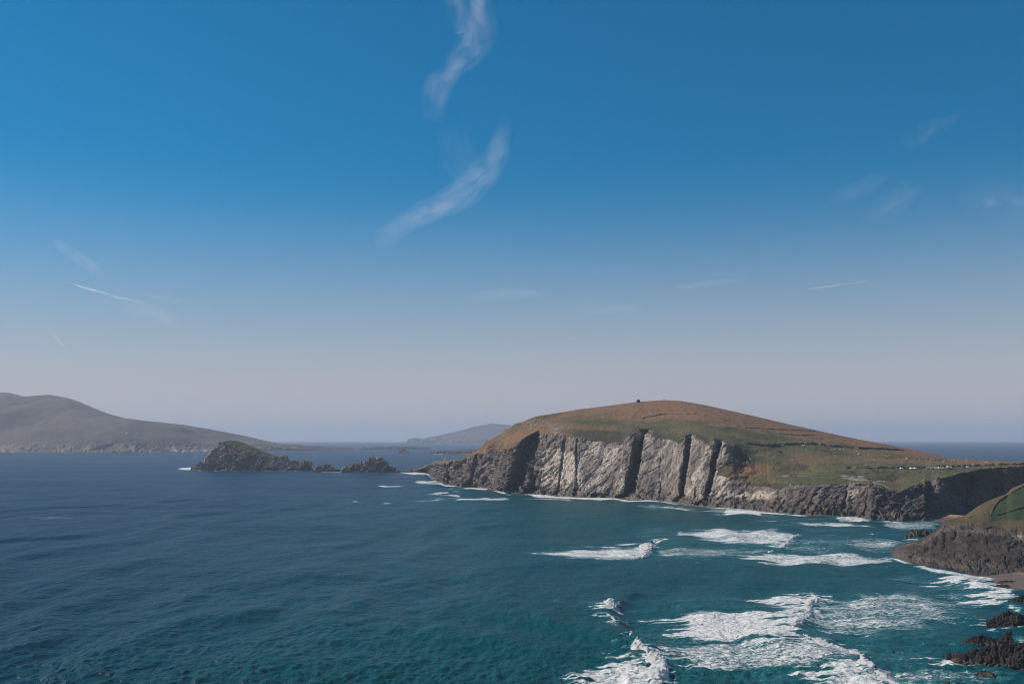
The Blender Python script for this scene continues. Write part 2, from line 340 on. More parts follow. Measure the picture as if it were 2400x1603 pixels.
dryy = np.maximum(dryy, 0.75 * np.exp(-((px - 1772) / 62) ** 2 - ((py - 1096) / 24) ** 2))
dryy = np.maximum(dryy, 0.62 * sstep(1480, 1330, px)); dryy = np.maximum(dryy, 0.42 * sstep(1046, 1060, py) * sstep(1800, 1880, px) * sstep(1092, 1086, py))
dryy = np.maximum(dryy, 0.6 * np.exp(-((px - 1450) / 60) ** 2 - ((py - 1012) / 12) ** 2))
scr = 0.75 * np.exp(-((px - 1868) / 46) ** 2 - ((py - 1096) / 11) ** 2) + 0.75 * np.exp(-((px - 2010) / 90) ** 2 - ((py - 1108) / 6) ** 2) + 1.1 * np.exp(-((px - 1405) / 66) ** 2 - ((py - 1020) / 13) ** 2) * (px < 1480) \
    + 0.7 * sstep(1128, 1134, py) * sstep(1720, 1745, px) * sstep(2060, 2020, px) + 0.55 * np.exp(-((px - 1620) / 120) ** 2 - ((py - 1016) / 9) ** 2) + 0.5 * np.exp(-((px - 2110) / 40) ** 2 - ((py - 1112) / 12) ** 2) \
    + 0.8 * np.exp(-((py - (1098 - 0.02 * (px - 2000))) / 2.6) ** 2) * sstep(1990, 2010, px)  # dark scrub, also painted in as the shade of the cutting and hollows
scr += 0.75 * fringe + 0.6 * sstep(2190, 2230, px) * (T[None, :] < 3.0) + 0.45 * sstep(1160, 1260, px) * sstep(1345, 1300, px) * sstep(1000, 985, py)
pal = 1.5 * np.exp(-((px - 1312) / 42) ** 4 - ((py - 1098) / 44) ** 4) + 0.95 * np.exp(-((px - 1775) / 70) ** 2 - ((py - 1162) / 13) ** 2) + 0.5 * sstep(1345, 1352, px) * sstep(1470, 1455, px) + 0.36 * sstep(1470, 1480, px) * sstep(1600, 1590, px) + 0.42 * sstep(1600, 1610, px) * sstep(1720, 1690, px) + 0.85 * np.exp(-((px - 1990) / 40) ** 2 - ((py - 1158) / 18) ** 2) \
    + 0.6 * np.exp(-((px - 1690) / 40) ** 2 - ((py - 1120) / 20) ** 2) + 0.5 * np.exp(-((px - 1420) / 40) ** 2 - ((py - 1060) / 18) ** 2) + 0.3 * np.exp(-((px - 1510) / 22) ** 2 - ((py - 1022) / 12) ** 2) + 0.5 * np.exp(-((px - 1130) / 30) ** 2 - ((py - 1085) / 14) ** 2)
pal -= 0.75 * sstep(2010, 2050, px) - 0.45 * sstep(2170, 2200, px) + 0.2 * sstep(1255, 1225, px) * sstep(1130, 1170, px) + 0.55 * sstep(1740, 1760, px) * sstep(yw[:, None] - 19, yw[:, None] - 13, py) + 0.3 * sstep(1840, 1880, px) * sstep(2030, 2000, px) * sstep(1148, 1158, py)  # shade of left crag and cove painted into rock tone; dark foot band too
pal = np.where(pal > 0, 1.1 * sstep(0.25, 0.85, pal + 0.75 * fbm((X * 0.51 - Y * 0.86 - 0.45 * Z) / 9, (X + Y) / 30, Z / 16, 4, 171)) * np.clip(pal * 2.2, 0, 1), pal)
pal = np.clip(pal, -1, 1.2)
snd = 0.8 * np.exp(-((px - 1757) / 14) ** 2 - ((py - 1076) / 8) ** 2) * 0.75
me = grid_mesh('headland', V, attrs=dict(veg=veg, dry=dryy, scrub_shade=scr, pale=pal, sand=snd))
headland = tag(link('headland', me, MAT_LAND), 'rocky headland with brown grassy hill and pale cleft sea cliffs', kind='structure')
HV, HPX, HPY, HT = V, px, py, T
_front = (T > 3.0) & (T <= 4.02)
FV = V[:, _front]; FX = px[:, _front]; FY = py[:, _front]
def on_land(x, y):
    k = np.argmin((FX - x) ** 2 + (FY - y) ** 2); i, j = np.unravel_index(k, FX.shape); return FV[i, j].copy()

# --- near slope on the right
MAT_NEAR = land_material('near_slope_rock_and_grass', rock_a=(0.028, 0.024, 0.023), rock_b=(0.075, 0.061, 0.053), pale=(0.32, 0.26, 0.21), wet=4.0, far=0.6, brown=(0.125, 0.088, 0.044), green=(0.022, 0.046, 0.017), olive=(0.038, 0.056, 0.022))
c2 = np.linspace(2068, 2760, 560)
yw2 = interp(c2, [(2040, 1294), (2052, 1294), (2107, 1312), (2141, 1323), (2185, 1335), (2268, 1349), (2400, 1353), (2760, 1356)])
dw2 = sead(yw2)
yc2 = interp(c2, [(2040, 1295), (2060, 1298), (2085, 1300), (2098, 1295), (2115, 1286), (2153, 1271), (2179, 1261), (2202, 1244), (2212, 1229), (2260, 1226), (2303, 1227), (2346, 1237), (2400, 1241), (2760, 1245)])
sb2 = interp(c2, [(2040, 4), (2060, 14), (2107, 26), (2185, 44), (2260, 60), (2400, 62), (2760, 62)])
dc2 = dw2 + sb2; zc2 = np.maximum(zat(yc2, dc2), 0.4)
yr2 = interp(c2, [(2040, 1295), (2060, 1297.5), (2085, 1299), (2098, 1294), (2115, 1285), (2153, 1270), (2179, 1260), (2202, 1243), (2211, 1228), (2248, 1214), (2256, 1212), (2298, 1182), (2326, 1169), (2359, 1157), (2373, 1143), (2400, 1132), (2500, 1090), (2760, 1000)])
dr2 = dc2 + interp(c2, [(2040, 3), (2115, 10), (2200, 20), (2256, 45), (2326, 80), (2400, 110), (2760, 160)])
zr2 = np.maximum(zat(yr2, dr2), zc2 + 0.05); tip = sstep(2068, 2105, c2); zc2 = zc2 * tip - 1.5 * (1 - tip); zr2 = zr2 * tip - 1.2 * (1 - tip)
prof2 = [(dw2 - 8, np.full_like(dw2, -5.0)), (dw2, -0.9 * (1 - tip)), (dw2 + sb2 * 0.25, np.minimum(2.5, zc2 * 0.5) * tip - 0.6 * (1 - tip)), (dc2, zc2), (dr2, zr2), (dr2 + 25, zr2 * 0.6), (dr2 + 85, np.full_like(dw2, -5.0))]
V, T = loft(c2, prof2, [3, 12, 100, 90, 10, 10])
n = normals(V); n *= np.sign(-(n[..., 1:2])); nn = np.where(T[None, :, None] > 3.5, np.array([0, 0, 1.0]), n)
rw = (1 - sstep(2.9, 3.1, T))[None, :] * sstep(0.3, 1.2, T)[None, :] * sstep(2072, 2125, c2)[:, None]
bed = 0.8 * rock_disp(V, 1.0, 24.0, 205, -0.9, (0.9, -0.4)) + 0.22 * rock_disp(V, 1.0, 8.0, 206, -0.9, (0.9, -0.4))
disp = 1.6 * rw * bed + np.exp(-((T[None, :] - 1.7) / 0.5) ** 2) * 0.9 * rock_disp(V, 1.0, 5.5, 225, 0.1) * sstep(2076, 2105, c2)[:, None]
disp += sstep(3.0, 3.2, T)[None, :] * (1 - sstep(3.9, 4.0, T))[None, :] * (0.6 * fbm(V[..., 0] / 12, V[..., 1] / 12, V[..., 2] * 0, 4, 19) + 0.22 * fbm(V[..., 0] / 1.6, V[..., 1] / 1.6, V[..., 2] * 0, 2, 23))
V += nn * disp[..., None]
px, py = proj(V); nz = fbm(V[..., 0] / 14, V[..., 1] / 14, V[..., 2] / 14, 4, 301)
veg = sstep(2.92, 3.06, T[None, :] + 0.08 * nz) * sstep(2200, 2225, px)
moss = 0.55 * sstep(0.0, 0.5, nz) * np.exp(-((T[None, :] - 2.15) / 0.25) ** 2) * sstep(2200, 2260, px)
veg = np.maximum(veg, moss)
line = interp(px, [(2200, 1230), (2310, 1212), (2322, 1195), (2330, 1183), (2345, 1170), (2400, 1137)])
field = sstep(0, 3, py - line) * sstep(2314, 2322, px) * sstep(1225, 1214, py)
dryy = (0.95 - 1.0 * field) * (0.9 + 0.4 * nz); scr = 0.35 * np.exp(-((py - 1222) / 5) ** 2) * sstep(2310, 2340, px)
pal = 0.8 * np.exp(-((px - 2155) / 26) ** 2 - ((py - 1312) / 6) ** 2) + 0.8 * np.exp(-((px - 2095) / 30) ** 2 - ((py - 1302) / 7) ** 2) + 0.7 * np.exp(-((px - 2390) / 9) ** 2 - ((py - 1258) / 8) ** 2) + 0.3 * (T[None, :] > 2.8) * (T[None, :] < 3)
me = grid_mesh('near_slope', V, attrs=dict(veg=veg, dry=dryy, scrub_shade=scr, pale=pal, sand=0 * veg))
tag(link('near_slope', me, MAT_NEAR), 'dark rocky slope with green field above the cove', kind='structure')
NV, NX, NY = V[:, (T > 3) & (T < 4.02)], px[:, (T > 3) & (T < 4.02)], py[:, (T > 3) & (T < 4.02)]
def on_near(x, y):
    k = np.argmin((NX - x) ** 2 + (NY - y) ** 2); i, j = np.unravel_index(k, NX.shape); return NV[i, j].copy()

# --- islands and sea stacks, all closed lofts standing in the sea
def islet(name, label, cat, sil, yw, thick, mat, ncol, nrow, ramp_, rsize, kind=None, group=None, vegfun=None, lean=0.7, steep=1.0, seed=0, tang=(1, 0.0), sandfun=None, shp=0.8, fold=0):
    sil = np.array(sil, float); x = np.linspace(sil[0, 0], sil[-1, 0], ncol)
    yws = interp(x, yw) if isinstance(yw, (list, tuple)) else np.full(ncol, float(yw))
    d0 = sead(yws); ys = np.minimum(np.interp(x, sil[:, 0], sil[:, 1]), yws)
    px1 = d0 / FPX; hgt = (yws - ys) * px1
    off = np.minimum(thick, hgt * steep + 1.0) + 0.5
    dcr = d0 + off; drop = d0 * d0 / RE2
    z = np.maximum(zat(ys, dcr), -drop + 0.05)
    prof = [(d0 - 0.25 * off - 1, -drop - 0.12 * hgt - 2), (d0, -drop - 0.1), (dcr, z), (dcr + off * 1.2 + 2, -drop - 3)]
    V, T = loft(x, prof, [3, nrow, max(8, nrow // 4)], {1: (lambda t: t ** shp)})
    n = normals(V); n *= np.sign(-(n[..., 1:2]) + 1e-9)
    edge = np.minimum(1, hgt / (0.25 * hgt.max()))[:, None]
    pxx, pyy = proj(V)
    w = np.ones_like(pxx) if vegfun is None else (1 - 0.9 * np.clip(vegfun(pxx, pyy, T), 0, 1))
    V = V + n * (rock_disp(V, 1.0, rsize, seed + 400, lean, tang) * ramp_ * w * edge * (1 - sstep(2.4, 3, T))[None, :])[..., None]
    if fold: V = V + n * (fold * (np.abs(fbm(V[..., 0] / 520, V[..., 1] / 1400, V[..., 2] / 420, 4, 55, 0.45)) - 0.15) * edge * sstep(1.1, 1.3, T)[None, :] * (1 - sstep(1.85, 2.0, T))[None, :])[..., None]
    pxx, pyy = proj(V); nz = fbm(V[..., 0] / (rsize * 2), V[..., 1] / (rsize * 2), V[..., 2] / rsize, 4, seed + 7)
    vg = np.zeros_like(pxx) if vegfun is None else vegfun(pxx, pyy, T) + 0.25 * nz
    sd = np.zeros_like(pxx) if sandfun is None else sandfun(pxx, pyy)
    me = grid_mesh(name, V, attrs=dict(veg=vg, dry=np.full_like(pxx, 0.35) + 0.3 * nz, scrub_shade=np.zeros_like(pxx) + 0.15, pale=0.5 * sstep(0.0, 0.5, nz), sand=sd))
    o = link(name, me, mat); tag(o, label, None if kind == 'structure' else cat, group, kind)
    return o
MAT_STACK = land_material('sea_stack_rock', rock_a=(0.12, 0.10, 0.09), rock_b=(0.33, 0.28, 0.24), pale=(0.48, 0.41, 0.35), wet=5.0, far=1.2, green=(0.045, 0.065, 0.028), olive=(0.07, 0.075, 0.035))
MAT_ISLE = land_material('far_island_heath', rock_a=(0.08, 0.07, 0.066), rock_b=(0.18, 0.155, 0.14), pale=(0.28, 0.24, 0.21), wet=9.0, far=8.0, green=(0.06, 0.06, 0.046), olive=(0.09, 0.074, 0.064), brown=(0.12, 0.08, 0.072))

BL = [(-420, 1010), (-300, 975), (-200, 948), (-100, 930), (0, 919), (20, 920), (54, 929), (85, 927), (116, 925), (160, 933), (184, 941), (221, 957), (255, 970), (296, 981), (341, 986), (392, 991), (443, 997.5),
      (511, 1009.5), (579, 1022), (630, 1035), (668, 1042), (715, 1044.5), (800, 1048), (822, 1050), (832, 1054)]
def bl_veg(x, y, t): return sstep(1047, 1036, y - 4 * (x > 330)) + 0.0 * x
def bl_sand(x, y): return 0.95 * sstep(392, 402, x) * sstep(508, 498, x) * sstep(1052.5, 1054, y)
islet('island', 'long hazy mountainous island on the left horizon', 'island', BL, [(-420, 1060), (170, 1061), (300, 1060.5), (500, 1058), (832, 1055)], 1500, MAT_ISLE, 620, 110, 8, 70,
      'structure', vegfun=bl_veg, lean=0.5, steep=5.0, seed=1, sandfun=bl_sand, shp=0.95, fold=110)
islet('island', 'pale distant island behind the headland tip', 'island', [(953, 1036), (963, 1029), (976, 1026.5), (990, 1029), (1030, 1020), (1081, 1008.5), (1119, 998), (1153, 992), (1170, 994), (1199, 996.5), (1260, 1002), (1320, 1012), (1380, 1036)],
      1039.5, 900, MAT_ISLE, 240, 60, 22, 130, 'structure', vegfun=lambda x, y, t: sstep(1034, 1022, y), steep=2.0, seed=2)
islet('island', 'low dark rocky islet between the two far islands', 'islet', [(840, 1052), (869, 1050), (885, 1047), (905, 1047.5), (930, 1045.5), (948, 1047), (965, 1048), (985, 1049), (1000, 1050), (1015, 1052.5)], 1052.8, 60, MAT_ISLE, 200, 26, 5, 26, None, vegfun=lambda x, y, t: 0.6 * (y < 1049), seed=3)
islet('island', 'low green islet just left of the headland slope', 'islet', [(1006, 1062), (1020, 1058), (1045, 1056), (1080, 1054), (1105, 1053), (1130, 1053.5), (1160, 1055), (1190, 1062)], 1063.3, 80, MAT_ISLE, 200, 26, 4, 18, None, vegfun=lambda x, y, t: sstep(1060, 1057, y), seed=4)
islet('rock', 'small lone pointed rock far out in the sound', 'rock', [(932, 1061), (938, 1056), (944, 1051.5), (949, 1052), (954, 1057), (960, 1061)], 1061.5, 20, MAT_ISLE, 60, 24, 3, 10, None, seed=5)

def st_veg(x, y, t):
    l = interp(x, [(440, 1020), (520, 1036), (545, 1052), (575, 1064), (600, 1072), (640, 1078), (660, 1078), (668, 1060), (760, 1050)])
    return sstep(6, -8, y - l)
islet('sea_stack', 'tall dark hump-backed sea stack with green top', 'sea stack', [(446, 1101), (451, 1095), (462, 1090), (477, 1084), (487, 1074), (504, 1055.5), (518, 1042), (531, 1033.5), (541, 1032), (552, 1032.5), (572, 1038), (600, 1050), (620, 1059), (647, 1068),
      (657, 1071), (663, 1070), (668, 1073), (673, 1074), (678, 1081), (690, 1080), (700, 1082.5), (709, 1081), (718, 1082), (726, 1084), (731, 1091), (734, 1096), (739, 1103)], 1102.0, 90, MAT_STACK, 420, 110, 6.2, 17, None, vegfun=st_veg, lean=0.85, steep=0.9, seed=6)
islet('sea_stack', 'low jagged rock reef right of the tall sea stack', 'sea stack', [(738, 1103), (743, 1098), (749, 1095), (756, 1097), (764, 1092.5), (770, 1092), (777, 1095), (787, 1098), (794, 1101), (802, 1105)], 1105.0, 25, MAT_STACK, 130, 44, 4.0, 9, None, lean=0.8, seed=7)
islet('sea_stack', 'small pyramid-shaped sea stack with a jagged peak', 'sea stack', [(797, 1104), (806, 1098), (815, 1093), (830, 1091), (851, 1086.5), (860, 1083), (869, 1080), (880, 1076.5), (887, 1074.5), (891, 1073.5), (896, 1077), (900, 1081), (910, 1091), (923, 1098), (935, 1102), (946, 1105)], 1106.0, 45, MAT_STACK, 230, 70, 5.0, 12, None, lean=0.8, seed=8)
islet('rock', 'low reef rock in white foam off the headland tip', 'rock', [(943, 1107), (948, 1105), (955, 1104.5), (962, 1105), (968, 1107)], 1107.3, 10, MAT_STACK, 50, 20, 1.6, 5, None, seed=9)

# --- dark rocks near the beach
MAT_DARK = land_material('wet_black_rock', rock_a=(0.014, 0.013, 0.013), rock_b=(0.036, 0.03, 0.027), pale=(0.06, 0.046, 0.034), dark=(0.008, 0.008, 0.009), wet=0.5, far=0.25)
islet('rock', 'stubby dark rocks at the foot of the near slope, furthest ones out', 'rock', [(2118, 1259), (2128, 1256), (2138, 1251), (2141, 1243), (2150, 1241), (2155, 1248), (2160, 1243), (2168, 1241), (2172, 1247), (2185, 1246), (2200, 1248), (2215, 1252), (2225, 1260)], 1261, 14, MAT_NEAR, 150, 50, 1.5, 5, None, lean=0.3, seed=10)
islet('rock', 'black rock cut by the right picture edge, beside the sandy beach', 'rock', [(2364, 1411), (2372, 1407), (2380, 1402), (2390, 1398), (2410, 1396), (2440, 1400), (2470, 1412)], 1414, 8, MAT_DARK, 90, 40, 0.7, 2.6, None, seed=11)
islet('rock', 'broad black wave-washed rock below the beach', 'rock', [(2311, 1458), (2318, 1452), (2330, 1449), (2338, 1444), (2350, 1438), (2368, 1436.5), (2385, 1438), (2400, 1442), (2430, 1450), (2470, 1468)], 1468, 12, MAT_DARK, 150, 56, 0.8, 3.2, None, seed=12)
islet('rock', 'black twin-humped rock with a pointed right end', 'rock', [(2254, 1508), (2264, 1502), (2276, 1497), (2288, 1492.5), (2305, 1493), (2318, 1494), (2330, 1495), (2338, 1502), (2345, 1499), (2355, 1491), (2366, 1484), (2372, 1486), (2376, 1496), (2380, 1511)], 1513, 10, MAT_DARK, 170, 60, 0.7, 2.6, None, seed=13)
islet('rock', 'largest long black rock at the lower right edge', 'rock', [(2216, 1541), (2226, 1535), (2245, 1532), (2256, 1534), (2270, 1527), (2290, 1522), (2310, 1518), (2330, 1513), (2360, 1511), (2400, 1510), (2450, 1512), (2520, 1530), (2580, 1560)], [(2216, 1545), (2260, 1553), (2300, 1558), (2400, 1566), (2580, 1576)], 20, MAT_DARK, 240, 80, 0.9, 3.4, None, seed=14)
islet('rock', 'small flat black rock awash under the largest black rock', 'rock', [(2284, 1582), (2292, 1577), (2303, 1573), (2316, 1572), (2326, 1577), (2332, 1583)], 1584, 5, MAT_DARK, 60, 28, 0.4, 1.6, None, seed=15)
islet('rock', 'tiny black rock at the bottom picture edge', 'rock', [(2212, 1608), (2216, 1600), (2221, 1597), (2227, 1600), (2231, 1608)], 1609, 3, MAT_DARK, 40, 20, 0.25, 1.2, None, seed=16)
islet('rock', 'long thin upper dark reef lying on the wet sand', 'rock', [(2335, 1366), (2345, 1362), (2356, 1360.5), (2372, 1361.5), (2388, 1363), (2398, 1366.5)], 1367, 3, MAT_DARK, 60, 20, 0.4, 1.8, None, seed=17)
islet('rock', 'short lower dark reef at the foam edge of the beach', 'rock', [(2330, 1376), (2338, 1372), (2350, 1370.5), (2362, 1371), (2372, 1376)], 1377, 3, MAT_DARK, 50, 20, 0.35, 1.6, None, seed=18)

# --- beaches
ts = NT('beach_sand'); nzs = ts.noise(ts.pos(), 0.25, 5); hz = ts.n('ShaderNodeSeparateXYZ'); ts.L(ts.pos(), hz.inputs[0])
wetc = ts.mix(nzs, (0.115, 0.075, 0.055), (0.16, 0.105, 0.075)); dryc = ts.mix(nzs, (0.30, 0.195, 0.115), (0.42, 0.28, 0.17))
wf = ts.ramp(ts.math('ADD', hz.outputs[2], ts.math('MULTIPLY', nzs, 0.6)), 1.1, 2.2)
MAT_SAND = ts.done(ts.bsdf(ts.mix(wf, wetc, dryc), ts.math('ADD', 0.45, ts.math('MULTIPLY', wf, 0.45)), 0.4, ts.bump(nzs, 0.15)))
def beach(label, corners, zs, n=60):
    """quad patch a-b-c-d (a,b = water's edge; d,c = inland edge), metres"""
    a, b, c, d = [np.array(p, float) for p in corners]
    u = np.linspace(0, 1, n)[:, None, None]; v = np.linspace(0, 1, n)[None, :, None]
    XY = a * (1 - u) * (1 - v) + b * u * (1 - v) + c * u * v + d * (1 - u) * v
    Z = zs[0] + (zs[1] - zs[0]) * v[..., 0] ** 0.8 + 0 * u[..., 0] + 0.2 * fbm(XY[..., 0] / 12, XY[..., 1] / 12, 0 * XY[..., 0], 3, 55)
    Z = Z - 5.0 * sstep(0.72, 1.0, u[..., 0] + 0.12 * fbm(XY[..., 0] / 20, XY[..., 1] / 20, 0 * XY[..., 0], 3, 56))
    return tag(link('beach', grid_mesh('beach', np.concatenate([XY, Z[..., None]], -1)), MAT_SAND), label, kind='structure')
def xy(x, y): p = sea_pt(x, y); return (p[0], p[1])
beach('brown sandy beach at the right picture edge', [xy(2235, 1352), xy(2395, 1440), xy(2760, 1420), xy(2560, 1340)], (-1.6, 3.4))
beach('small golden sand patch in the shaded cove', [xy(2165, 1226), xy(2225, 1236), xy(2290, 1216), xy(2205, 1209)], (-1.4, 1.8), 40)

# ------------------------------------------------------------------ the sea
NC, NR = 1200, 620
ang = np.tan(np.linspace(math.radians(-36), math.radians(36), NC))
dd = np.concatenate([1 / np.linspace(1 / 195.0, 1 / 6000.0, NR - 40), np.geomspace(6200, 36000, 40)])
DD, AA = np.meshgrid(dd, ang)                          # [NC, NR]
X = AA * DD; Y = DD
spx, spy = CX + FPX * AA, YH + FPX * (H + DD * DD / RE2) / DD
rowsp = np.gradient(dd)[None, :] + 0 * X
def keep(wl): return np.clip((wl / np.maximum(rowsp, 0.3) - 2.0) / 2.0, 0, 1)
Z = -DD * DD / RE2
wr = fbm(X / 90, Y / 90, 0 * X, 2, 500)
for wl, am, dirx, ph in ((62, 0.6, 0.12, 0), (38, 0.28, -0.22, 2), (24, 0.13, 0.35, 4), (17, 0.09, -0.1, 1)):
    k = 2 * math.pi / wl
    Z += am * keep(wl * 0.7) * np.sin(k * (X * math.cos(dirx) + Y * math.sin(dirx)) + 6 * wr + ph)
ch = fbm(X / 5.5, Y / 9.0, 0 * X, 3, 510)
Z += 0.55 * keep(5) * ch + 0.3 * keep(12) * fbm(X / 13, Y / 20, 0 * X, 2, 520) + 0.62 * keep(2.2) * fbm(X / 1.9, Y / 3.0, 0 * X, 2, 525)
# breakers: crest lines X(Y) with a steep right-hand face
def crest(pts, A, sl, sr):
    pts = sorted([tuple(sea_pt(*p)[[1, 0]]) for p in pts]); p = np.array(pts)
    xc = np.interp(Y, p[:, 0], p[:, 1]) + 1.2 * vnoise(Y / 7, Y * 0, Y * 0, 530)
    w = sstep(p[0, 0] - 12, p[0, 0] + 8, Y) * (1 - sstep(p[-1, 0] - 8, p[-1, 0] + 14, Y))
    q = X - xc
    return A * w * np.where(q < 0, np.exp(-(q / sl) ** 2), np.exp(-(q / sr) ** 2)) - 0.35 * A * w * np.exp(-((q - 2.6 * sr) / (2.2 * sr)) ** 2)
CREST1 = [(1484, 1388), (1455, 1402), (1432, 1428), (1440, 1452), (1470, 1485), (1500, 1512), (1520, 1535), (1545, 1560), (1552, 1580), (1545, 1612)]
CREST2 = [(1904, 1394), (1908, 1404), (1894, 1420), (1885, 1450), (1866, 1470), (1862, 1482)]
CREST3 = [(1900, 1490), (1970, 1520), (2020, 1538), (2028, 1552), (2050, 1572), (2100, 1612)]
CREST4 = [(1522, 1274), (1524, 1288), (1500, 1309)]
CREST5 = [(1872, 1250), (1848, 1272), (1825, 1284)]
CREST6 = [(1340, 1242), (1260, 1262), (1160, 1278)]
for c_, A, sl, sr in ((CREST1, 1.7, 9, 3.0), (CREST2, 0.8, 12, 3.4), (CREST3, 0.9, 12, 3.4), (CREST4, 1.1, 12, 3.4), (CREST5, 0.7, 14, 3.4)):
    Z += crest(c_, A, sl, sr)
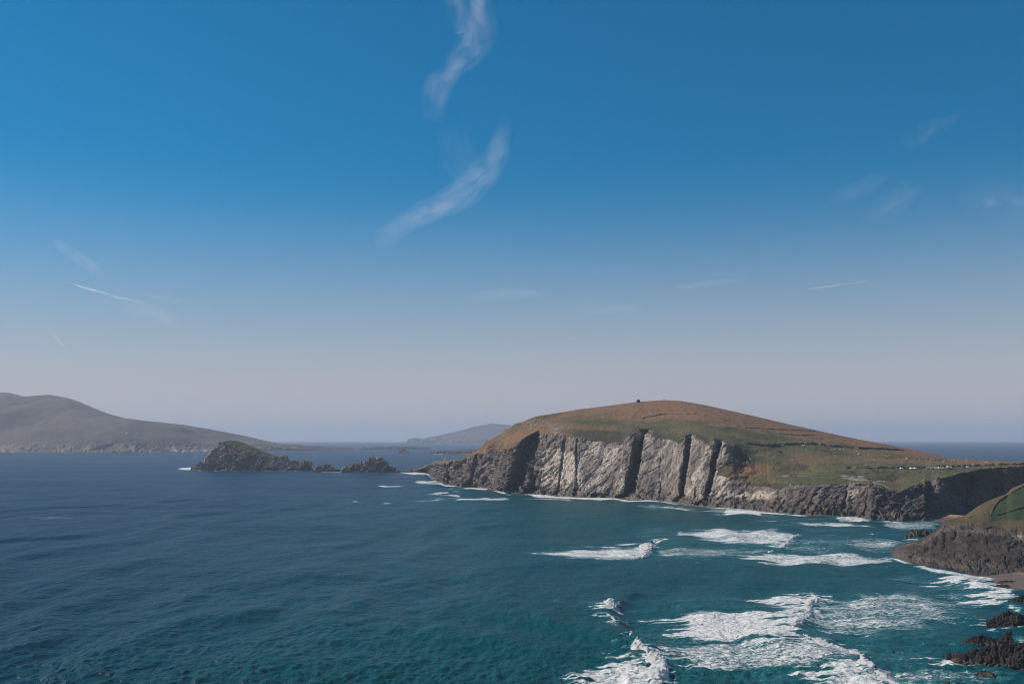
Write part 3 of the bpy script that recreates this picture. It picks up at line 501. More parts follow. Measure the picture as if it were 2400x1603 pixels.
# foam: areas of broken water on the surface
def r6(*p): return [(1200 + .3833 * a, 1200 + .3833 * b) for a, b in p]
def r5(*p): return [(2000 + .2888 * a, 1150 + .2888 * b) for a, b in p]
def r4(*p): return [(1700 + .2981 * a, 920 + .2981 * b) for a, b in p]
def r2(*p): return [(800 + .2555 * a, 900 + .2555 * b) for a, b in p]
FOAM = [
    ([(1500, 1232), (1700, 1228), (2000, 1246), (2100, 1268), (2090, 1310), (1900, 1325), (1600, 1310), (1480, 1300)], .26, 18), ([(1500, 1430), (1620, 1400), (1900, 1380), (2250, 1385), (2320, 1430), (2260, 1480), (2200, 1560), (2100, 1620), (1560, 1620), (1500, 1540)], .27, 22), ([(2110, 1330), (2200, 1345), (2280, 1362), (2330, 1400), (2290, 1440), (2180, 1430), (2110, 1390)], .34, 16), ([(1800, 1212), (2000, 1225), (2180, 1230), (2200, 1262), (2000, 1262), (1850, 1240)], .25, 10),
    (r6((160, 245), (640, 215), (830, 190), (850, 225), (790, 285), (430, 290)), .68, 10), (r6((850, 180), (930, 160), (940, 170), (870, 192)), .9, 3), (r6((0, 235), (200, 240), (200, 262), (0, 255)), .2, 5),
    (r6((1040, 135), (1170, 105), (1600, 112), (1750, 135), (1690, 190), (1640, 220), (1480, 195), (1150, 170)), .66, 7), (r6((850, 235), (1150, 215), (1600, 225), (1600, 245), (1150, 290), (900, 262)), .5, 8),
    (r6((1400, 270), (1500, 250), (2000, 260), (2250, 275), (2270, 300), (2050, 325), (1600, 315)), .66, 6), (r6((1700, 200), (1760, 140), (2250, 160), (2348, 190), (2348, 215), (1900, 250), (1650, 240)), .38, 9), (r6((700, 108), (1050, 115), (1100, 130), (1000, 132)), .28, 5),
    (r6((1460, 555), (1750, 510), (1830, 495), (1890, 535), (1815, 560), (1810, 620), (1740, 700), (1720, 735), (1830, 770), (2010, 830), (2000, 845), (1700, 820), (1680, 780), (1250, 775), (1040, 745), (1100, 700), (880, 650), (1080, 630), (1500, 620), (1640, 600), (1500, 595), (1680, 560)), .8, 8),
    (r6((820, 830), (1040, 800), (1700, 790), (2010, 830), (2090, 830), (2160, 880), (2150, 915), (2000, 905), (1700, 960), (1250, 965), (1080, 920), (900, 880)), .6, 9),
    (r6((1890, 530), (2348, 505), (2348, 735), (2000, 730), (1790, 690), (1820, 620)), .52, 10), (r5((0, 855), (440, 850), (740, 890), (860, 900), (800, 1010), (890, 1030), (740, 1070), (560, 1075), (580, 1115), (300, 1140), (0, 1160)), .54, 8),
    (r6((760, 812), (800, 870), (870, 900), (930, 940), (905, 1000), (890, 1060), (340, 1060), (560, 960), (850, 930), (800, 890)), .78, 7), (r6((890, 1000), (920, 1000), (900, 1060), (700, 1200), (300, 1200), (340, 1050)), .75, 8),
    (r6((560, 575), (610, 555), (650, 600), (620, 615), (480, 605)), .75, 4), (r6((520, 650), (590, 630), (655, 670), (640, 700), (480, 710), (570, 675)), .55, 4), (r6((705, 740), (745, 755), (720, 800), (560, 820), (690, 795)), .5, 4), (r6((630, 895), (800, 870), (840, 915), (640, 915)), .55, 5),
    (r6((230, 545), (280, 545), (280, 553), (230, 555)), .6, 3), (r6((340, 545), (500, 548), (500, 558), (360, 552)), .55, 3), (r6((390, 650), (460, 655), (400, 665)), .5, 3), (r6((540, 845), (620, 850), (560, 858)), .5, 3), (r6((520, 935), (780, 930), (700, 942)), .4, 4), (r6((850, 560), (600, 530), (660, 520)), .3, 3),
    (r6((2000, 905), (2150, 915), (2250, 990), (2350, 1070), (2050, 1070), (1790, 1000)), .74, 8), (r6((2350, 1040), (2400, 1200), (2000, 1200), (2000, 1040)), .7, 10), (r6((950, 1000), (1180, 985), (1190, 1005), (1000, 1035)), .3, 6), (r6((2060, 800), (2170, 790), (2180, 805), (2080, 812)), .45, 4),
    (r5((640, 750), (740, 680), (930, 690), (1110, 730), (1150, 780), (1250, 830), (1270, 880), (1100, 930), (960, 920), (980, 830), (950, 740), (700, 770)), .78, 8), (r5((700, 760), (960, 740), (980, 840), (800, 900), (640, 860)), .42, 9), (r5((1270, 900), (1385, 930), (1420, 960), (1280, 940)), .6, 5),
    (r5((0, 400), (250, 405), (520, 425), (400, 450), (240, 480), (0, 490)), .5, 6), (r5((0, 545), (330, 560), (300, 580), (0, 605)), .66, 5), (r5((270, 260), (450, 250), (720, 265), (700, 320), (500, 325), (280, 300)), .5, 7), (r5((60, 340), (140, 330), (150, 345)), .7, 3), (r5((420, 330), (460, 335), (440, 350)), .8, 3), (r5((430, 395), (620, 395), (600, 412), (450, 405)), .6, 4), (r5((200, 615), (300, 625), (230, 635)), .5, 3),
    (r5((960, 1040), (1080, 1080), (1260, 1105), (1400, 1140), (1250, 1118), (1000, 1090)), .66, 5), (r5((600, 1340), (760, 1338), (900, 1390), (1200, 1415), (1300, 1440), (1060, 1415), (800, 1392), (680, 1362)), .8, 5), (r5((230, 1440), (900, 1430), (1290, 1480), (1200, 1530), (400, 1590), (200, 1590)), .46, 9), (r5((700, 1230), (900, 1200), (860, 1250), (720, 1260)), .35, 6), (r5((0, 1240), (120, 1225), (130, 1245), (30, 1255)), .5, 4), (r5((300, 1568), (900, 1540), (1500, 1600), (1500, 1900), (200, 1900)), .42, 12), (r5((1300, 1170), (1420, 1180), (1420, 1250), (1310, 1240)), .5, 6),
    (r4((0, 920), (300, 935), (310, 965), (0, 950)), .78, 4), (r4((-60, 920), (60, 925), (60, 945), (-200, 935)), .5, 4), (r4((350, 975), (440, 980), (380, 990)), .5, 3), (r4((230, 1010), (420, 1005), (450, 1025), (700, 1015), (1180, 1035), (1150, 1050), (830, 1045), (560, 1030)), .68, 4), (r4((870, 985), (1080, 982), (1150, 1008), (900, 1000)), .7, 3), (r4((1250, 1015), (1700, 1018), (1690, 1050), (1300, 1040)), .5, 6), (r4((700, 960), (1000, 975), (990, 985), (720, 975)), .5, 3), (r4((200, 935), (600, 955), (900, 975), (1100, 1010), (600, 1010), (300, 975)), .3, 6),
    (r2((360, 932), (560, 935), (560, 942), (380, 940)), .85, 2), (r2((680, 890), (860, 885), (960, 912), (960, 922), (700, 915)), .6, 2), (r2((790, 1004), (980, 992), (985, 1000), (870, 1010)), .7, 2), (r2((860, 1012), (1095, 1022), (1095, 1030), (980, 1026)), .85, 2), (r2((960, 988), (1090, 983), (1080, 992)), .6, 2), (r2((580, 1062), (960, 1056), (960, 1066), (700, 1074)), .55, 2), (r2((1000, 1056), (1200, 1040), (1480, 1044), (1520, 1060), (1120, 1068)), .7, 2), (r2((880, 962), (1200, 955), (1220, 966), (900, 970)), .5, 2),
    (r2((85, 1076), (160, 1076), (215, 1088), (120, 1088)), .6, 2), (r2((350, 1105), (420, 1084), (475, 1092), (400, 1104)), .6, 2), (r2((1660, 1056), (2100, 1050), (2200, 1072), (1700, 1066)), .5, 2), (r2((1480, 1112), (1600, 1118), (1500, 1124)), .45, 3),
    ([(1491, 1183), (1530, 1184), (1590, 1188), (1660, 1196), (1560, 1194), (1500, 1188)], .6, 3), ([(1580, 1252), (1600, 1246), (1612, 1250), (1595, 1256)], .6, 3), ([(1640, 1206), (1750, 1198), (1790, 1206), (1680, 1212)], .4, 4),
    ([(46, 1213.5), (100, 1212.5), (178, 1213), (180, 1215.5), (60, 1216)], .5, 2), ([(926, 1466), (934, 1464), (936, 1472), (928, 1474)], .45, 3), ([(418, 1097), (450, 1095), (482, 1100), (470, 1102.5), (425, 1101)], .85, 2), ([(935, 1106), (960, 1107), (975, 1108), (1025, 1110), (1020, 1113), (970, 1112), (940, 1109.5)], .7, 2),
]
tY = np.cumsum(np.gradient(dd) / np.maximum(1.8, 2.4 * np.gradient(dd)))[None, :] + 0 * X
jf = fbm(X / 40, tY, 0 * X, 3, 605, 0.6)
jn = fbm(X / 9, Y / 12, 0 * X, 4, 600); jn2 = fbm(X / 9, Y / 12, 0 * X + 5, 4, 601); jbig = fbm(X / 40, Y / 40, 0 * X, 3, 602)
foam = np.zeros_like(X)
for poly, dens, soft in FOAM:
    q = np.array(poly); x0, y0 = q.min(0) - 40; x1, y1 = q.max(0) + 40
    near = np.clip((np.mean(q[:, 1]) - 1080) / 300, 0.12, 1.2)
    m = (spx > x0) & (spx < x1) & (spy > y0) & (spy < y1)
    if not m.any(): continue
    ax = spx[m] + near * (34 * jn[m] + 10 * jbig[m] + 85 * jf[m] * min(1.0, np.ptp(q[:, 0]) / 160)); ay = spy[m] + near * 9 * jn2[m]
    ins = np.zeros(ax.shape, bool); dist = np.full(ax.shape, 1e9)
    for i in range(len(q)):
        (xa, ya), (xb, yb) = q[i], q[(i + 1) % len(q)]
        if ya != yb: ins ^= ((ya > ay) != (yb > ay)) & (ax < (xb - xa) * (ay - ya) / (yb - ya) + xa)
        ex, ey = xb - xa, (yb - ya) * 2.2; t_ = np.clip(((ax - xa) * ex + (ay - ya) * 2.2 * ey) / (ex * ex + ey * ey + 1e-9), 0, 1)
        dist = np.minimum(dist, np.hypot(ax - xa - t_ * ex, (ay - ya) * 2.2 - t_ * ey))
    sd = np.where(ins, dist, -dist)
    foam[m] = np.maximum(foam[m], dens * sstep(-2.4 * soft, 1.8 * soft, sd))
# swash along the rocks
def swash(xs, ys, wid, dens, sp=1.0):
    yl = np.interp(spx, xs, ys, left=-1e6, right=-1e6); e = spy - yl
    band = np.exp(-((e - wid * 0.35) / (wid * (0.55 + 0.5 * jbig))) ** 2) * (spx > xs[0]) * (spx < xs[-1])
    return dens * band * sstep(-0.35, 0.35, jbig * 1.3 + jn * 0.8 + 0.35 * sp)
foam = np.maximum(foam, swash(cols, yw, 4.2, 0.85)); foam = np.maximum(foam, swash(c2, yw2, 8.0, 0.8))
foam = np.maximum(foam, swash(np.array([446., 739]), np.array([1102.5, 1103.5]), 1.6, 0.65, 0)); foam = np.maximum(foam, swash(np.array([740., 968]), np.array([1105.5, 1108]), 1.6, 0.7, 0))
foam = np.maximum(foam, swash(np.array([40., 180]), np.array([1061., 1062.5]), 1.0, 0.5, 0.6)); foam = np.maximum(foam, swash(np.array([955., 1200]), np.array([1039.6, 1040]), 0.8, 0.6, 0)); foam = np.maximum(foam, swash(np.array([1008., 1130]), np.array([1063.5, 1063.8]), 1.2, 0.7, 0.5))
# scattered small whitecaps in the bay
wc = sstep(0.50, 0.62, fbm(X / 7, Y / 16, 0 * X, 3, 640)) * sstep(1195, 1260, spy) * sstep(1250, 1700, spx) * sstep(-0.2, 0.4, jbig)
foam = np.maximum(foam, 0.42 * wc)
foam += (0.10 * jn + 0.16 * jf) * sstep(0.08, 0.3, foam)
Z += 0.3 * np.clip(foam, 0, 1) * keep(6) * (0.5 + 0.8 * fbm(X / 1.6, Y / 3.0, 0 * X, 2, 650))
teal = np.exp(-(np.clip(np.abs(X - 70), 0, None) / 240) ** 2) * sstep(1500, 820, Y) + 0.25 * np.exp(-((X + 20) / 90) ** 2) * sstep(420, 250, Y) + 0.12 * fbm(X / 150, Y / 150, 0 * X, 3, 660)
me = grid_mesh('sea', np.stack([X, Y, Z], -1), attrs=dict(foam=foam, teal=np.clip(teal, 0, 1)))
ts = NT('sea_water'); p = ts.pos(); fo = ts.attr('foam'); te = ts.attr('teal')
w1 = ts.noise(ts.mapping(p, (0.11, 0.06, 0.1), (0, 0, 0.25)), 1.0, 6, 0.62, 0.3)
w2 = ts.noise(ts.mapping(p, (0.55, 0.34, 0.5), (0, 0, -0.3)), 1.0, 5, 0.6, 0.3)
bmp = ts.bump(w2, 0.55, 1.0, ts.bump(w1, 2.6, 1.0))
wcol = ts.mix(te, (0.0, 0.022, 0.054), (0.0, 0.054, 0.066))
wcol = ts.mix(ts.math('MULTIPLY', ts.ramp(fo, 0.05, 0.5), 0.45), wcol, (0.02, 0.15, 0.17))
water = ts.n('ShaderNodeBsdfPrincipled'); ts.put(water.inputs['Base Color'], wcol); water.inputs['Roughness'].default_value = 0.32; water.inputs['Specular IOR Level'].default_value = 0.1; water.inputs['IOR'].default_value = 1.333
ts.L(bmp, water.inputs['Normal'])
wind = ts.noise(ts.mapping(p, (0.0035, 0.011, 0.01), (0, 0, 0.15)), 1.0, 5, 0.6, 0.8)
ts.L(ts.math('ADD', 0.06, ts.math('MULTIPLY', ts.ramp(wind, 0.3, 0.7), 0.15)), water.inputs['Specular IOR Level'])
f1 = ts.noise(ts.mapping(p, (0.45, 0.75, 0.3), (0, 0, 0.12)), 1.0, 7, 0.72, 0.8)
f2 = ts.noise(ts.mapping(p, (1.5, 2.6, 1.0)), 1.0, 5, 0.65, 0.5)
fl = ts.math('ADD', ts.math('MULTIPLY', f1, 0.62), ts.math('MULTIPLY', f2, 0.38))
thr = ts.math('SUBTRACT', 0.735, ts.math('MULTIPLY', ts.math('MINIMUM', fo, 0.72), 0.43))
fm = ts.ramp(ts.math('SUBTRACT', fl, thr), -0.06, 0.10)
fm = ts.math('MULTIPLY', fm, ts.ramp(fo, 0.06, 0.22))
foamb = ts.bsdf(ts.mix(f2, (0.66, 0.66, 0.67), (0.84, 0.84, 0.84)), 0.9, 0.2, ts.bump(fl, 0.9, 0.9, bmp))
mx = ts.n('ShaderNodeMixShader'); ts.L(fm, mx.inputs[0]); ts.L(water.outputs[0], mx.inputs[1]); ts.L(foamb, mx.inputs[2])
MAT_SEA = ts.done(mx.outputs[0])
tag(link('sea', me, MAT_SEA), 'blue to teal sea with swell and white surf', kind='structure')

# --- breaking crests: heaped white water standing on the swell
tf = NT('heaped_foam'); fz = tf.noise(tf.pos(), 1.1, 6, 0.7); fz2 = tf.noise(tf.pos(), 0.35, 4)
trf = tf.n('ShaderNodeBsdfTranslucent'); trf.inputs[0].default_value = (.85, .87, .88, 1); mxf = tf.n('ShaderNodeMixShader'); mxf.inputs[0].default_value = 0.4
tf.L(tf.bsdf(tf.mix(fz, (0.7, 0.7, 0.71), (0.9, 0.9, 0.9)), 0.95, 0.1, tf.bump(fz, 0.35, 0.8)), mxf.inputs[1]); tf.L(trf.outputs[0], mxf.inputs[2]); MAT_FOAM = tf.done(mxf.outputs[0])
def sea_z(x, y):
    i = np.clip(np.searchsorted(ang, x / y), 1, NC - 1); j = np.clip(np.searchsorted(dd, y), 1, NR - 1); return Z[i, j]
def breaker(pts, label, wid=3.2, hgt=1.3, seed=0):
    wid, hgt = wid * 0.95, hgt * (0.75 if seed in (1, 4) else 0.5)
    w = np.array([sea_pt(*p_)[:2] for p_ in pts]); s = np.r_[0, np.cumsum(np.hypot(*np.diff(w, axis=0).T))]
    n_ = int(max(30, s[-1] / 0.3)); u = np.linspace(0, s[-1], n_); cx_ = np.interp(u, s, w[:, 0]); cy_ = np.interp(u, s, w[:, 1])
    tx, ty = np.gradient(cx_), np.gradient(cy_); L = np.hypot(tx, ty); nx, ny = ty / L, -tx / L
    sgn = np.where(nx < 0, -1, 1); nx, ny = nx * sgn, ny * sgn
    prof_ = np.linspace(-1, 1, 20)
    taper = np.minimum(1, np.minimum(u, s[-1] - u) / min(6.0, s[-1] * 0.3)) ** 0.6 * (0.75 + 0.35 * vnoise(u / 5, u * 0, u * 0, 700 + seed))
    base = np.array([sea_z(a, b) for a, b in zip(cx_, cy_)]); base = np.convolve(np.pad(base, 4, 'edge'), np.ones(9) / 9, 'valid')
    W = np.zeros((n_, 20, 3))
    for j, q in enumerate(prof_):
        off = wid * taper * (q if q > 0 else 2.2 * q)
        W[:, j, 0] = cx_ + nx * off; W[:, j, 1] = cy_ + ny * off
        W[:, j, 2] = base - 0.9 * abs(q) ** 1.5 - 0.25 + hgt * taper * (1 - abs(q) ** 2) ** 0.7 if abs(q) < 1 else base - 1.6
    lump = fbm(W[..., 0] / .8, W[..., 1] / .9, W[..., 2] / .8, 3, 710 + seed) * 1.4 + 0.35 * fbm(W[..., 0] / .5, W[..., 1] / .5, W[..., 2] / .5, 2, 720 + seed)
    m = (1 - np.abs(prof_) ** 3)[None, :]
    W[..., 2] += lump * hgt * 0.9 * m; W[..., 0] += nx[:, None] * lump * wid * 0.25 * m; W[..., 2] += 0.1
    return tag(link('breaking_wave', grid_mesh('breaking_wave', W), MAT_FOAM), label, 'wave', 'breaking wave crests in the bay')
breaker([(1428, 1408), (1432, 1418), (1436, 1432)], 'round white plume of the nearest breaking swell', 2.2, 1.6, 1)
breaker([(1416, 1440), (1432, 1450), (1446, 1466)], 'thin broken foam crest just below the round white plume', 1.1, 0.7, 2)
breaker([(1474, 1482), (1482, 1492), (1476, 1504)], 'small white foam burst midway down the nearest swell', 1.0, 0.8, 3)
breaker([(1490, 1512), (1504, 1528), (1526, 1545), (1548, 1556), (1552, 1575), (1542, 1600), (1536, 1630)], 'long foaming crest running out of the bottom edge', 2.6, 1.4, 4)
breaker([(1900, 1393), (1918, 1404), (1896, 1416), (1893, 1438), (1868, 1466), (1858, 1482)], 'broad white crest at the middle of the large foam field', 2.6, 1.3, 5)
breaker([(1880, 1492), (1930, 1510), (1990, 1522), (2020, 1538), (2026, 1552), (2046, 1572), (2078, 1592), (2120, 1620)], 'diagonal white crest at lower right toward the black rocks', 2.4, 1.2, 6)
breaker([(1518, 1275), (1524, 1286), (1504, 1308)], 'white breaking crest at the right end of the isolated foam band', 3.2, 1.6, 7)
breaker([(1530, 1270), (1545, 1264), (1558, 1263)], 'small separate white crest ahead of the isolated foam band', 2.0, 1.0, 8)
breaker([(1872, 1250), (1866, 1258), (1848, 1266), (1846, 1275), (1828, 1284)], 'white crest at the right end of the furthest foam field', 2.6, 1.1, 9)
breaker([(1812, 1287), (1800, 1293)], 'short white crest between the two upper foam fields', 2.6, 1.0, 10)
breaker([(1752, 1301), (1770, 1306)], 'short white crest opening the long foam strip', 2.2, 1.0, 11)

# ------------------------------------------------------------------ roads
t = NT('worn_asphalt'); MAT_ROAD = t.done(t.bsdf(t.mix(t.noise(t.pos(), 0.5, 4), (0.13, 0.105, 0.09), (0.2, 0.165, 0.14)), 0.9))
def resample(pts, step):
    p = np.array(pts); s = np.r_[0, np.cumsum(np.linalg.norm(np.diff(p[:, :2], axis=0), axis=1))]
    n_ = max(3, int(s[-1] / step)); u = np.linspace(0, s[-1], n_)
    return np.stack([np.interp(u, s, p[:, k]) for k in range(3)], 1)
def smooth(p, k=7, it=2):
    for _ in range(it):
        q = np.pad(p, ((k // 2, k // 2), (0, 0)), 'edge'); p = np.stack([np.convolve(q[:, i], np.ones(k) / k, 'valid') for i in range(3)], 1)
    return p
def path_pts(scr, step=2.0, fn=on_land, sm=True):
    a = np.array(scr, float); s = np.r_[0, np.cumsum(np.hypot(*np.diff(a, axis=0).T))]; u = np.linspace(0, s[-1], max(4, int(s[-1] / 2.0)))
    w = np.array([fn(x_, y_) for x_, y_ in zip(np.interp(u, s, a[:, 0]), np.interp(u, s, a[:, 1]))])
    if sm: w = smooth(w, 5, 1)
    return resample(w, step)
def side(p):
    tg = np.gradient(p[:, :2], axis=0); tg /= np.linalg.norm(tg, axis=1, keepdims=True) + 1e-9; return np.stack([tg[:, 1], -tg[:, 0]], 1)
def road(scr, half, label, lift=0.7):
    p = path_pts(scr, 3.0); p = smooth(p, 5, 2); nrm = side(p)
    V = np.zeros((len(p), 6, 3))
    for j, (o_, dz) in enumerate(((-half - 1.5, -1.8), (-half, lift), (-half * .3, lift + .05), (half * .3, lift + .05), (half, lift), (half + 1.5, -1.8))):
        V[:, j, :2] = p[:, :2] + nrm * o_; V[:, j, 2] = p[:, 2] + dz
    return tag(link('road', grid_mesh('road', V, smooth=False), MAT_ROAD), label, kind='structure'), p
LANE = [(1972, 1120), (1985, 1121), (2010, 1123), (2040, 1127), (2062, 1134), (2078, 1142), (2090, 1150), (2100, 1156)]
road([(1826, 1114), (1845, 1114), (1862, 1115)], 1.6, 'short pale lay-by under the dark cutting', 0.3)
road([(1862, 1115), (1920, 1118), (1972, 1120)], 0.9, 'narrow grassy upper end of the lane', 0.15)
road([(1509, 945), (1514, 953), (1521, 962), (1527, 972), (1540, 985)], 0.8, 'faint trodden path below the hilltop hut', 0.1)
road(LANE, 2.2, 'pale lane dropping along the low cliff to the cove')
UPROAD = [(2090, 1100), (2160, 1099.5), (2220, 1098), (2262, 1096)]
road(UPROAD, 2.0, 'upper road with a line of parked cars', 0.3)

# ------------------------------------------------------------------ field walls
t = NT('field_wall_stone'); vz = t.n('ShaderNodeTexVoronoi'); vz.inputs['Scale'].default_value = 2.2; t.L(t.pos(), vz.inputs['Vector'])
MAT_WALL = t.done(t.bsdf(t.mix(t.noise(t.pos(), 0.6, 4), t.mix(vz.outputs['Color'], (0.09, 0.082, 0.062), (0.18, 0.155, 0.115)), (0.085, 0.088, 0.042)), 0.95, 0.2, t.bump(vz.outputs['Distance'], 0.15)))
def field_wall(scr, label, h=1.5, w=0.8, fn=on_land, gap=0.0, seed=0):
    h, w = h * 0.75, w * 0.9; p = path_pts(scr, 0.8, fn); nrm = side(p); u = np.arange(len(p)) * 0.8
    hh = h * (0.85 + 0.3 * vnoise(u / 2.0, u * 0, u * 0, 900 + seed) + 0.25 * vnoise(u / 9.0, u * 0, u * 0, 910 + seed))
    hh = np.where(vnoise(u / 14.0, u * 0 + 3, u * 0, 920 + seed) < gap - 1, 0.15 * h, hh)
    V = np.zeros((len(p), 6, 3))
    for j, (o_, f_) in enumerate(((-w * 1.1, -0.6), (-w * .8, .55), (-w * .4, 1.0), (w * .4, 1.0), (w * .8, .55), (w * 1.1, -0.6))):
        jit = 0.12 * vnoise(u / 0.9, u * 0 + j, u * 0, 930 + seed)
        V[:, j, :2] = p[:, :2] + nrm * (o_ + jit)[:, None]; V[:, j, 2] = p[:, 2] + np.where(f_ > 0, f_ * hh + jit, f_)
    return tag(link('stone_wall', grid_mesh('stone_wall', V, smooth=False), MAT_WALL), label, 'wall', 'field walls on the land')
field_wall([(1794, 1046), (1834, 1043), (1875, 1041), (1916, 1042), (1953, 1046), (1984, 1049), (2025, 1052), (2080, 1054), (2120, 1056)], 'thick dark field wall arching across the middle of the green slope', 2.6, 1.2, seed=1)
field_wall([(1745, 1003), (1780, 1004), (1812, 1006), (1867, 1008), (1912, 1011)], 'topmost field wall under the brown right shoulder of the hill', 1.0, 0.7, seed=2)
field_wall([(1825, 1017), (1850, 1019), (1875, 1020), (1909, 1021)], 'short field wall in the green fields below the topmost wall', 1.1, 0.7, seed=3)
field_wall([(1782, 1008), (1820, 1017), (1850, 1024), (1885, 1032), (1916, 1039)], 'faint diagonal bank linking topmost wall to the arching wall', 0.8, 0.6, gap=.5, seed=4)
field_wall([(1505, 981), (1516, 978), (1528, 976), (1543, 973), (1559, 971)], 'rising wall on the brown hilltop left of summit', 1.6, 0.8, gap=.3, seed=5)
field_wall([(1559, 971), (1602, 970), (1640, 970), (1680, 979), (1711, 988), (1734, 999)], 'long broken wall crossing the brown hill below the summit', 0.9, 0.6, gap=.2, seed=6)
field_wall([(1960, 1052), (2000, 1060), (2050, 1068), (2100, 1072), (2160, 1076), (2220, 1079)], 'low bank between grazing sheep and the far green strip', 0.8, 0.6, gap=.3, seed=7)
field_wall([(1752, 1040), (1775, 1043), (1794, 1046)], 'dark wall running off the cliff top to the arching wall', 1.8, 0.9, seed=8)
field_wall([(1790, 1049), (1820, 1057), (1850, 1066), (1880, 1074), (1905, 1082)], 'upper bank beside the grassy track going downhill', 0.9, 0.7, seed=9)
field_wall([(1786, 1055), (1815, 1064), (1845, 1073), (1872, 1080)], 'lower bank beside the grassy track going downhill', 0.8, 0.6, gap=.3, seed=10)
field_wall([(1985, 1097.5), (2040, 1097), (2110, 1096), (2174, 1095.5), (2230, 1094.5), (2256, 1093), (2320, 1090.5), (2400, 1088), (2460, 1087)], 'dark hedge bank behind the row of parked cars', 2.2, 1.3, seed=11)
field_wall([(2321, 1210), (2324, 1200), (2329, 1188), (2340, 1176), (2360, 1162), (2385, 1147), (2402, 1137)], 'curved dark bank edging the green field on the near slope', 1.0, 0.5, on_near, seed=12)
field_wall([(2338, 1207), (2350, 1204), (2370, 1198), (2385, 1193), (2404, 1188)], 'grey tumbled wall through the green field on the near slope', 0.9, 0.6, on_near, seed=13)
field_wall([(2352, 1180), (2364, 1178), (2382, 1171), (2402, 1166)], 'upper dark bank in the green field on the near slope', 0.6, 0.5, on_near, gap=.5, seed=14)

# ------------------------------------------------------------------ hut, stone, posts
MAT_STONE = simple('dark_hut_stone', (0.05, 0.048, 0.045), 0.95, 0.2, 0.4, 1.5)
b = on_land(1497, 943); hut = tag(empty('stone_hut', b), 'tiny dark square hut on the hilltop skyline', 'hut')
bm = bmesh.new()
for c_, s_ in (((-1.5, 0, 1.2), (0.4, 3.0, 3.2)), ((1.5, 0, 1.2), (0.4, 3.0, 3.2)), ((0, 1.4, 1.2), (2.6, 0.4, 3.2)), ((-0.9, -1.4, 1.2), (0.8, 0.4, 3.2)), ((0.9, -1.4, 1.2), (0.8, 0.4, 3.2)), ((0, -1.4, 2.45), (1.0, 0.4, 0.7))): add_box(bm, c_, s_)
link('wall', bm_mesh('wall', bm), MAT_STONE, hut)
bm = bmesh.new(); v_ = add_box(bm, (0, 0, 2.98), (3.7, 3.4, 0.3)); bmesh.ops.bevel(bm, geom=bm.edges[:], offset=0.05, segments=1, affect='EDGES'); link('roof', bm_mesh('roof', bm), MAT_STONE, hut)
bm = bmesh.new(); add_box(bm, (0, -1.35, 0.95), (0.98, 0.08, 2.1)); link('door', bm_mesh('door', bm), simple('old_wood', (0.03, 0.028, 0.03)), hut)
def post(x, y, h, r, label, mat, fn=on_land, cat='post', name='post'):
    b = fn(x, y); bm = bmesh.new(); n_ = 8; rings = []
    for k, (zz, f) in enumerate(((-0.8, 1.1), (0, 1.05), (h * .5, 1.0), (h * .9, .8), (h, .45))):
        rings.append([bm.verts.new((r * f * math.cos(a_) * (1 + .12 * math.sin(3 * a_ + k)), r * f * math.sin(a_), zz)) for a_ in [2 * math.pi * i / n_ for i in range(n_)]])
    for a_, b_ in zip(rings[:-1], rings[1:]):
        for i in range(n_): bm.faces.new((a_[i], a_[(i + 1) % n_], b_[(i + 1) % n_], b_[i]))
    bm.faces.new(rings[-1])
    o = link(name, bm_mesh(name, bm), mat); o.location = b; return tag(o, label, cat)
post(1492.5, 943, 3.0, 0.18, 'thin pole standing left of the hilltop hut', MAT_STONE)
post(1556, 939, 2.2, 0.45, 'lone upright stone on the summit of the hill', simple('grey_standing_stone', (0.12, 0.11, 0.1)), cat='stone', name='standing_stone')
MAT_PALE = simple('pale_painted_wood', (0.5, 0.5, 0.48))
post(2266, 1078, 2.6, 0.22, 'left of two pale posts on the field edge against sea', MAT_PALE)
post(2298, 1080, 2.0, 0.2, 'right of two pale posts on the field edge against sea', MAT_PALE)

# ------------------------------------------------------------------ skinned bodies: sheep and people
def skinned(name, pts, edges, radii, root=0, sub=1):
    me = bpy.data.meshes.new(name + '_frame'); me.from_pydata(pts, edges, []); o = bpy.data.objects.new(name + '_frame', me); COL.objects.link(o)
    sk = o.modifiers.new('skin', 'SKIN'); 
    for i, r in enumerate(radii):
        sv = me.skin_vertices[0].data[i]; sv.radius = r if isinstance(r, tuple) else (r, r); sv.use_root = (i == root)
    sb = o.modifiers.new('sub', 'SUBSURF'); sb.levels = sub; sb.render_levels = sub
    dg = bpy.context.evaluated_depsgraph_get(); dg.update()
    res = bpy.data.meshes.new_from_object(o.evaluated_get(dg)); res.name = name
    bpy.data.objects.remove(o); bpy.data.meshes.remove(me)
    res.polygons.foreach_set('use_smooth', np.ones(len(res.polygons), bool))
    return res
tw = NT('fleece'); MAT_WOOL = tw.done(tw.bsdf(tw.mix(tw.noise(tw.obj(), 9, 4), (0.55, 0.50, 0.42), (0.82, 0.77, 0.68)), 0.95, 0.1, tw.bump(tw.noise(tw.obj(), 22, 3), 0.05)))
